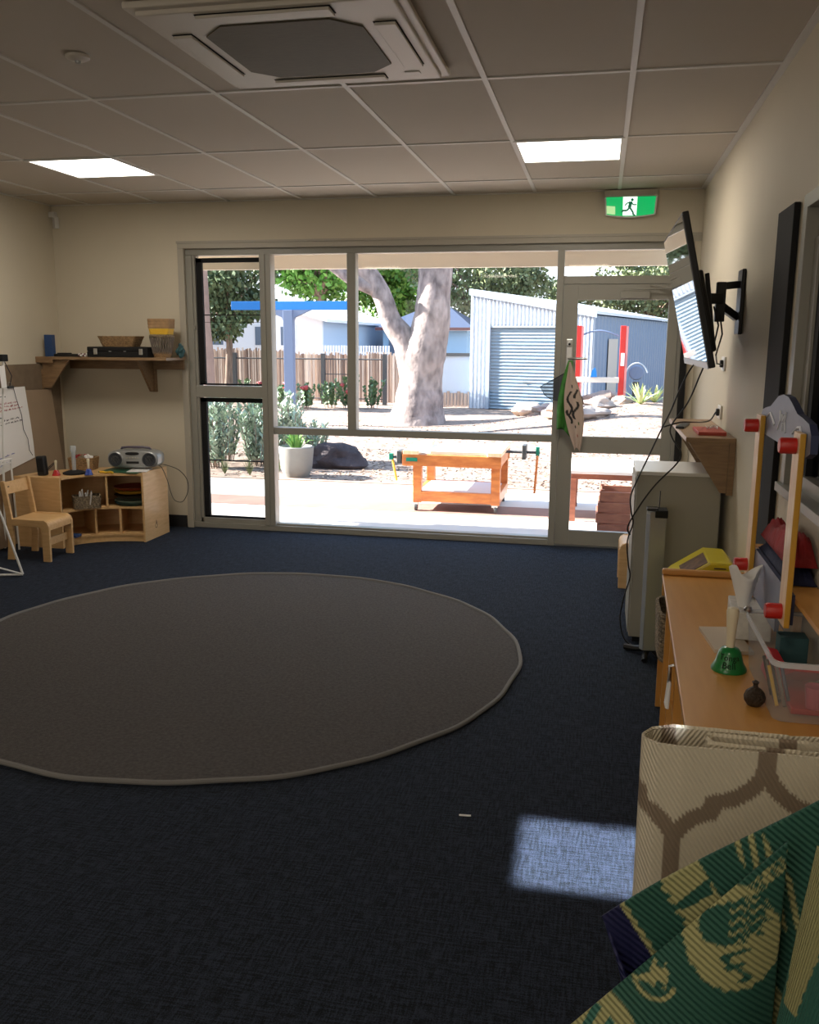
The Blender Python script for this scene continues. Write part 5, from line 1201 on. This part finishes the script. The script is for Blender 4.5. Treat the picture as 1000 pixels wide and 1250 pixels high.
def fq(s0_,s1_,z0_,z1_,o0,o1):
    vs = [front(s,z,o) for o in (o0,o1) for s,z in ((s0_,z0_),(s1_,z0_),(s1_,z1_),(s0_,z1_))]
    b.add(vs,[(0,1,2,3),(7,6,5,4),(0,4,5,1),(1,5,6,2),(2,6,7,3),(3,7,4,0)])
fq(d1,d1+.09,G,dz+.06,-.15,.055); fq(d0-.09,d0,G,dz+.06,-.15,.055); fq(d0,d1,dz,dz+.06,-.15,.035); fq(FL-.06,FL+.02,G,hL,-.02,.04); fq(-.03,.05,G,hR,-.02,.04)
b.build('door_surround', MT['shed'], sh)
b = MB(sh); vs = []; n_ = 120
for i in range(n_+1):
    z = G + (dz-G)*i/n_; o = -.035 + .022*math.sin(i/n_*2*PI*24); vs += [front(d0,z,o), front(d1,z,o)]
b.add(vs, [(2*i,2*i+1,2*i+3,2*i+2) for i in range(n_)]); rd = b.build('roller_door', MT['roller'], sh)
b = MB(sh); b.box(tuple(front(1.62,.62,-.005)-Vector((.06,.02,.01))), tuple(front(1.62,.62,-.005)+Vector((.06,.02,.01)))); b.build('door_handle', MT['silver'], rd)
# side wall with ribs
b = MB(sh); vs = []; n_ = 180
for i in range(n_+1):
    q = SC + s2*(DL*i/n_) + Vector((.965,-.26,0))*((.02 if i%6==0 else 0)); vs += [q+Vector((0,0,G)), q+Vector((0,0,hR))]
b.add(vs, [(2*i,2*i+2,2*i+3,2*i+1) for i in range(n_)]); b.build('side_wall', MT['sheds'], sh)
b = MB(sh); e = Vector((.965,-.26,0))*.08
A_, B_ = front(FL+.05,hL+.03,.06), front(-.09,hR+.02,.06); back = s2*(DL+.1)
b.add([A_, B_, B_+back, A_+back, A_+Vector((0,0,.07)), B_+Vector((0,0,.07)), B_+back+Vector((0,0,.07)), A_+back+Vector((0,0,.07))], [(0,3,2,1),(4,5,6,7),(0,1,5,4),(1,2,6,5),(2,3,7,6),(3,0,4,7)])
b.build('roof', MT['shedw'], sh)
b = MB(sh); A2, B2 = front(FL+.05,hL-.05,.065), front(-.09,hR-.06,.065); b.add([A2,B2,B2+Vector((0,0,.14)),A2+Vector((0,0,.14)),A2+sn*.03,B2+sn*.03,B2+sn*.03+Vector((0,0,.14)),A2+sn*.03+Vector((0,0,.14))],[(0,1,2,3),(7,6,5,4),(0,4,5,1),(1,5,6,2),(2,6,7,3),(3,7,4,0)]); b.build('barge_board', MT['shed'], sh)
b = MB(sh); q = SC + s2*1.3; w3 = Vector((.965,-.26,0)); b.add([q+w3*.03+Vector((0,0,G)), q+s2*.9+w3*.03+Vector((0,0,G)), q+s2*.9+w3*.03+Vector((0,0,1.65)), q+w3*.03+Vector((0,0,1.65))], [(0,1,2,3)]); b.build('side_door', M('beige_door',(.42,.38,.33),.6), sh)
# back walls (closing the shed)
b = MB(sh); q0 = front(FL,0); b.add([q0+Vector((0,0,G)), q0+back+Vector((0,0,G)), q0+back+Vector((0,0,hL)), q0+Vector((0,0,hL))],[(0,1,2,3)]); b.add([SC+back+Vector((0,0,G)), q0+back+Vector((0,0,G)), q0+back+Vector((0,0,hL)), SC+back+Vector((0,0,hR))],[(0,1,2,3)]); b.build('rear_walls', MT['sheds'], sh)

# ---- playground
pg = thing('play_gantry', 'red posts and cream beam of a playground frame on the rock mound', 'playground frame', (-.05,17,.4))
for x, l in ((-.47,'a'),(.33,'b')):
    MB(pg).box((x,16.95,G+.1),(x+.10,17.05,1.87)).build('post', MT['red'], pg, bevel=.005)
    MB(pg).box((x+.101,16.95,G+.1),(x+.14,17.05,1.86)).build('post_side', M('pink_face',(.55,.20,.20),.5), pg)
MB(pg).box((-.6,16.93,.84),(.34,16.949,.94)).build('beam', MT['creambeam'], pg, bevel=.004)
MB(pg).box((.355,16.938,1.15),(.42,16.949,1.38)).build('notice', MT['housew'], pg)
MB(pg).tube([(-.40+.70*k/16,17.0,1.68+.10*math.sin(PI*k/16)) for k in range(17)], .016, 8).build('arch_rail', MT['bluepost'], pg, smooth=True)
MB(pg).prism([(-.18,.941),(-.06,.941),(-.07,1.05),(-.10,1.12),(-.15,1.06)], 'y', 16.9, 16.96).build('water_spout', MT['bluebeam'], pg)
hr = thing('hose_reel', 'blue round hose reel beside the right playground post', 'hose reel', (.62,17.3,.4))
MB(hr).lathe([(.001,-.08),(.12,-.08),(.14,-.05),(.14,.08),(.001,.08)], (.66,17.3,1.02), 22, 'y').build('drum', MT['bluepost'], hr, smooth=True)
MB(hr).tube([(.66+.22*math.cos(a),17.2,.88+.32*math.sin(a)) for a in [PI*.15+k*.25 for k in range(22)]], .014, 7).build('hose', M('grey_hose',(.35,.40,.46),.5), hr, smooth=True)
MB(hr).box((.60,17.28,G+.2),(.72,17.36,.85)).build('stand', MT['greyd'], hr)
random.seed(21)
rl = ['leftmost pale boulder under the playground beam','flat pale boulder at the top of the rock mound','pale boulder beside the left red post','grey boulder at the front of the rock mound','boulder at the foot of the right red post','small pale boulder in front of the mound','wide boulder behind the playground frame','grey boulder near the gum roots','small boulder on the mulch left of the mound']
for k,(x,y,s) in enumerate(((-.55,15.95,.27),(-.02,16.2,.22),(-.35,16.6,.17),(-.08,15.45,.20),(.40,16.6,.15),(-.5,15.2,.18),(.1,17.4,.3),(-1.35,18.6,.28),(-1.0,17.6,.2))):
    o = MB().blob((x,y,gh(x,y)+s*.30), (s*1.3,s,s*.62), k+20, .3).build('boulder', MT['rock'], smooth=True); tag(o, rl[k], 'boulder', 'boulders around the playground mound')

# ---- houses
h1 = thing('white_cottage', 'white rendered cottage with a pale roof beyond the brush fence', 'house', (-12,32,G))
hx0, hx1, hy0, hy1, ez, rz_ = -15.2, -9.46, 30, 41, 2.27, 3.05
MB(h1).prism([(hx0,G),(hx1,G),(hx1,ez),((hx0+hx1)/2,rz_-.05),(hx0,ez)], 'y', hy0, hy0+.15).build('front_wall', MT['housew'], h1)
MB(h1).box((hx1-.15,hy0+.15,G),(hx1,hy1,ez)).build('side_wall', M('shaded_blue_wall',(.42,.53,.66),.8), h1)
b = MB(h1); xm = (hx0+hx1)/2
for sx, xe in ((-1,hx0-.3),(1,hx1+.3)):
    ze = ez-.09; b.add([(xm,hy0-.4,rz_),(xe,hy0-.4,ze),(xe,hy1+.3,ze),(xm,hy1+.3,rz_),(xm,hy0-.4,rz_+.1),(xe,hy0-.4,ze+.1),(xe,hy1+.3,ze+.1),(xm,hy1+.3,rz_+.1)], [(0,1,2,3),(4,7,6,5),(0,4,5,1),(1,5,6,2),(2,6,7,3),(3,7,4,0)])
b.build('roof', MT['roofw'], h1)
wg = M('window_blue_glass',(.10,.14,.20),.2)
for (x0_,x1_) in ((-10.95,-10.45),(-11.9,-11.6),(-13.9,-13.1)):
    wf = MB(h1).box((x0_-.06,hy0-.03,1.33),(x1_+.06,hy0-.001,2.08)).build('window', MT['roofw'], h1); MB(h1).box((x0_,hy0-.04,1.39),(x1_,hy0-.031,2.02)).build('pane', wg, wf)
h2 = thing('blue_house', 'pale blue house with a dark hipped roof behind the gum tree', 'house', (-8,36,G))
MB(h2).box((-8.75,36,G),(-5.3,41,1.98)).build('wall', MT['bluehouse'], h2)
MB(h2).box((-9.0,35.65,1.98),(-5.0,35.75,2.10)).build('fascia', MT['fascia'], h2)
b = MB(h2); b.add([(-9.0,35.65,2.10),(-5.0,35.65,2.10),(-5.0,41.3,2.10),(-9.0,41.3,2.10),(-7.4,38.4,3.0),(-6.4,38.4,3.0)], [(0,1,5,4),(1,2,5),(2,3,4,5),(3,0,4),(0,3,2,1)]); b.build('roof', MT['roofd'], h2)
MB(h2).box((-8.5,35.96,1.0),(-8.0,35.999,1.7)).build('window', wg, h2)
pl = thing('power_pole', 'distant dark power pole over the shed roof', 'pole', (-1.95,46.5,G)); MB(pl).tube([(-1.95,46.5,G),(-1.95,46.5,4.8)], .09, 8).build('pole', MT['greyd'], pl)

# ================================================================ light
w = bpy.data.worlds.new('sky'); scene.world = w; w.use_nodes = True; N = w.node_tree.nodes; L = w.node_tree.links
bg = N['Background']; tc = N.new('ShaderNodeTexCoord'); sx = N.new('ShaderNodeSeparateXYZ'); cr = N.new('ShaderNodeValToRGB')
e = cr.color_ramp.elements; e[0].position = .0; e[0].color = (.88,.95,1,1); e[1].position = .6; e[1].color = (.42,.62,.95,1)
L.new(tc.outputs['Generated'], sx.inputs[0]); L.new(sx.outputs['Z'], cr.inputs[0]); L.new(cr.outputs[0], bg.inputs[0]); bg.inputs[1].default_value = 1.45
sd_ = bpy.data.lights.new('sun', 'SUN'); sd_.energy = 22; sd_.angle = R(.6); sd_.color = (1,.94,.86)
so = bpy.data.objects.new('sun', sd_); COL.objects.link(so); so.rotation_euler = Vector((.93,.03,-.47)).to_track_quat('-Z','Y').to_euler()
# unseen area lamp added above the view, casts the sunlit patch on the carpet
al = bpy.data.lights.new('sun_patch_lamp', 'AREA'); al.shape = 'RECTANGLE'; al.size = .40; al.size_y = .43; al.energy = 3.8; al.spread = R(1.6); al.color = (.85,.92,1)
ao = bpy.data.objects.new('sun_patch_lamp', al); COL.objects.link(ao); tgt = Vector((.02,2.64,0)); src = Vector((.03,1.3,2.60)); ao.location = src; ao.rotation_euler = (tgt-src).to_track_quat('-Z','Y').to_euler()
# ceiling lamps
for x in (-.226, -3.226):
    l = bpy.data.lights.new('ceiling_lamp', 'AREA'); l.size = .5; l.energy = 7; l.color = (1,.88,.72); o = bpy.data.objects.new('ceiling_lamp', l); COL.objects.link(o); o.location = (x, 5.449, H-.02)

for x, y in ((-.226, .65), (-3.226, .65), (-1.7, -1.2)):  # unseen lamps added to brighten the room near the camera
    l = bpy.data.lights.new('ceiling_lamp', 'AREA'); l.size = .55; l.energy = 7; l.color = (1,.86,.68); o = bpy.data.objects.new('ceiling_lamp', l); COL.objects.link(o); o.location = (x, y, H-.02)
l = bpy.data.lights.new('rear_fill_light', 'AREA'); l.shape = 'RECTANGLE'; l.size = 3.0; l.size_y = 1.6; l.energy = 17; l.color = (1,.92,.80); o = bpy.data.objects.new('rear_fill_light', l); COL.objects.link(o); o.location = (-2.0, YF+.05, 1.5); o.rotation_euler = (R(90),0,R(0))  # unseen area lamp added at the rear wall as soft fill
# ================================================================ camera
h, yaw, pitch, roll, fpx = 1.5795, -.208, -.1904, .0066, 1085.8
fw = Vector((math.sin(yaw)*math.cos(pitch), math.cos(yaw)*math.cos(pitch), math.sin(pitch)))
r0 = Vector((math.cos(yaw), -math.sin(yaw), 0)); u0 = r0.cross(fw); r = r0*math.cos(roll)+u0*math.sin(roll); u = r.cross(fw)
cam = bpy.data.cameras.new('camera'); co = bpy.data.objects.new('camera', cam); COL.objects.link(co)
mx = Matrix((r, u, -fw)).transposed().to_4x4(); mx.translation = Vector((0,0,h)); co.matrix_world = mx
cam.sensor_fit = 'HORIZONTAL'; cam.sensor_width = 36; cam.lens = fpx/1000*36; cam.clip_start = .02; cam.clip_end = 300
scene.camera = co
scene.view_settings.view_transform = 'Standard'; scene.view_settings.look = 'None'; scene.view_settings.exposure = .72
scene.cycles.use_denoising = True
scene.cycles.max_bounces = 10; scene.cycles.transparent_max_bounces = 16; scene.cycles.diffuse_bounces = 5
scene.cycles.sample_clamp_indirect = 6
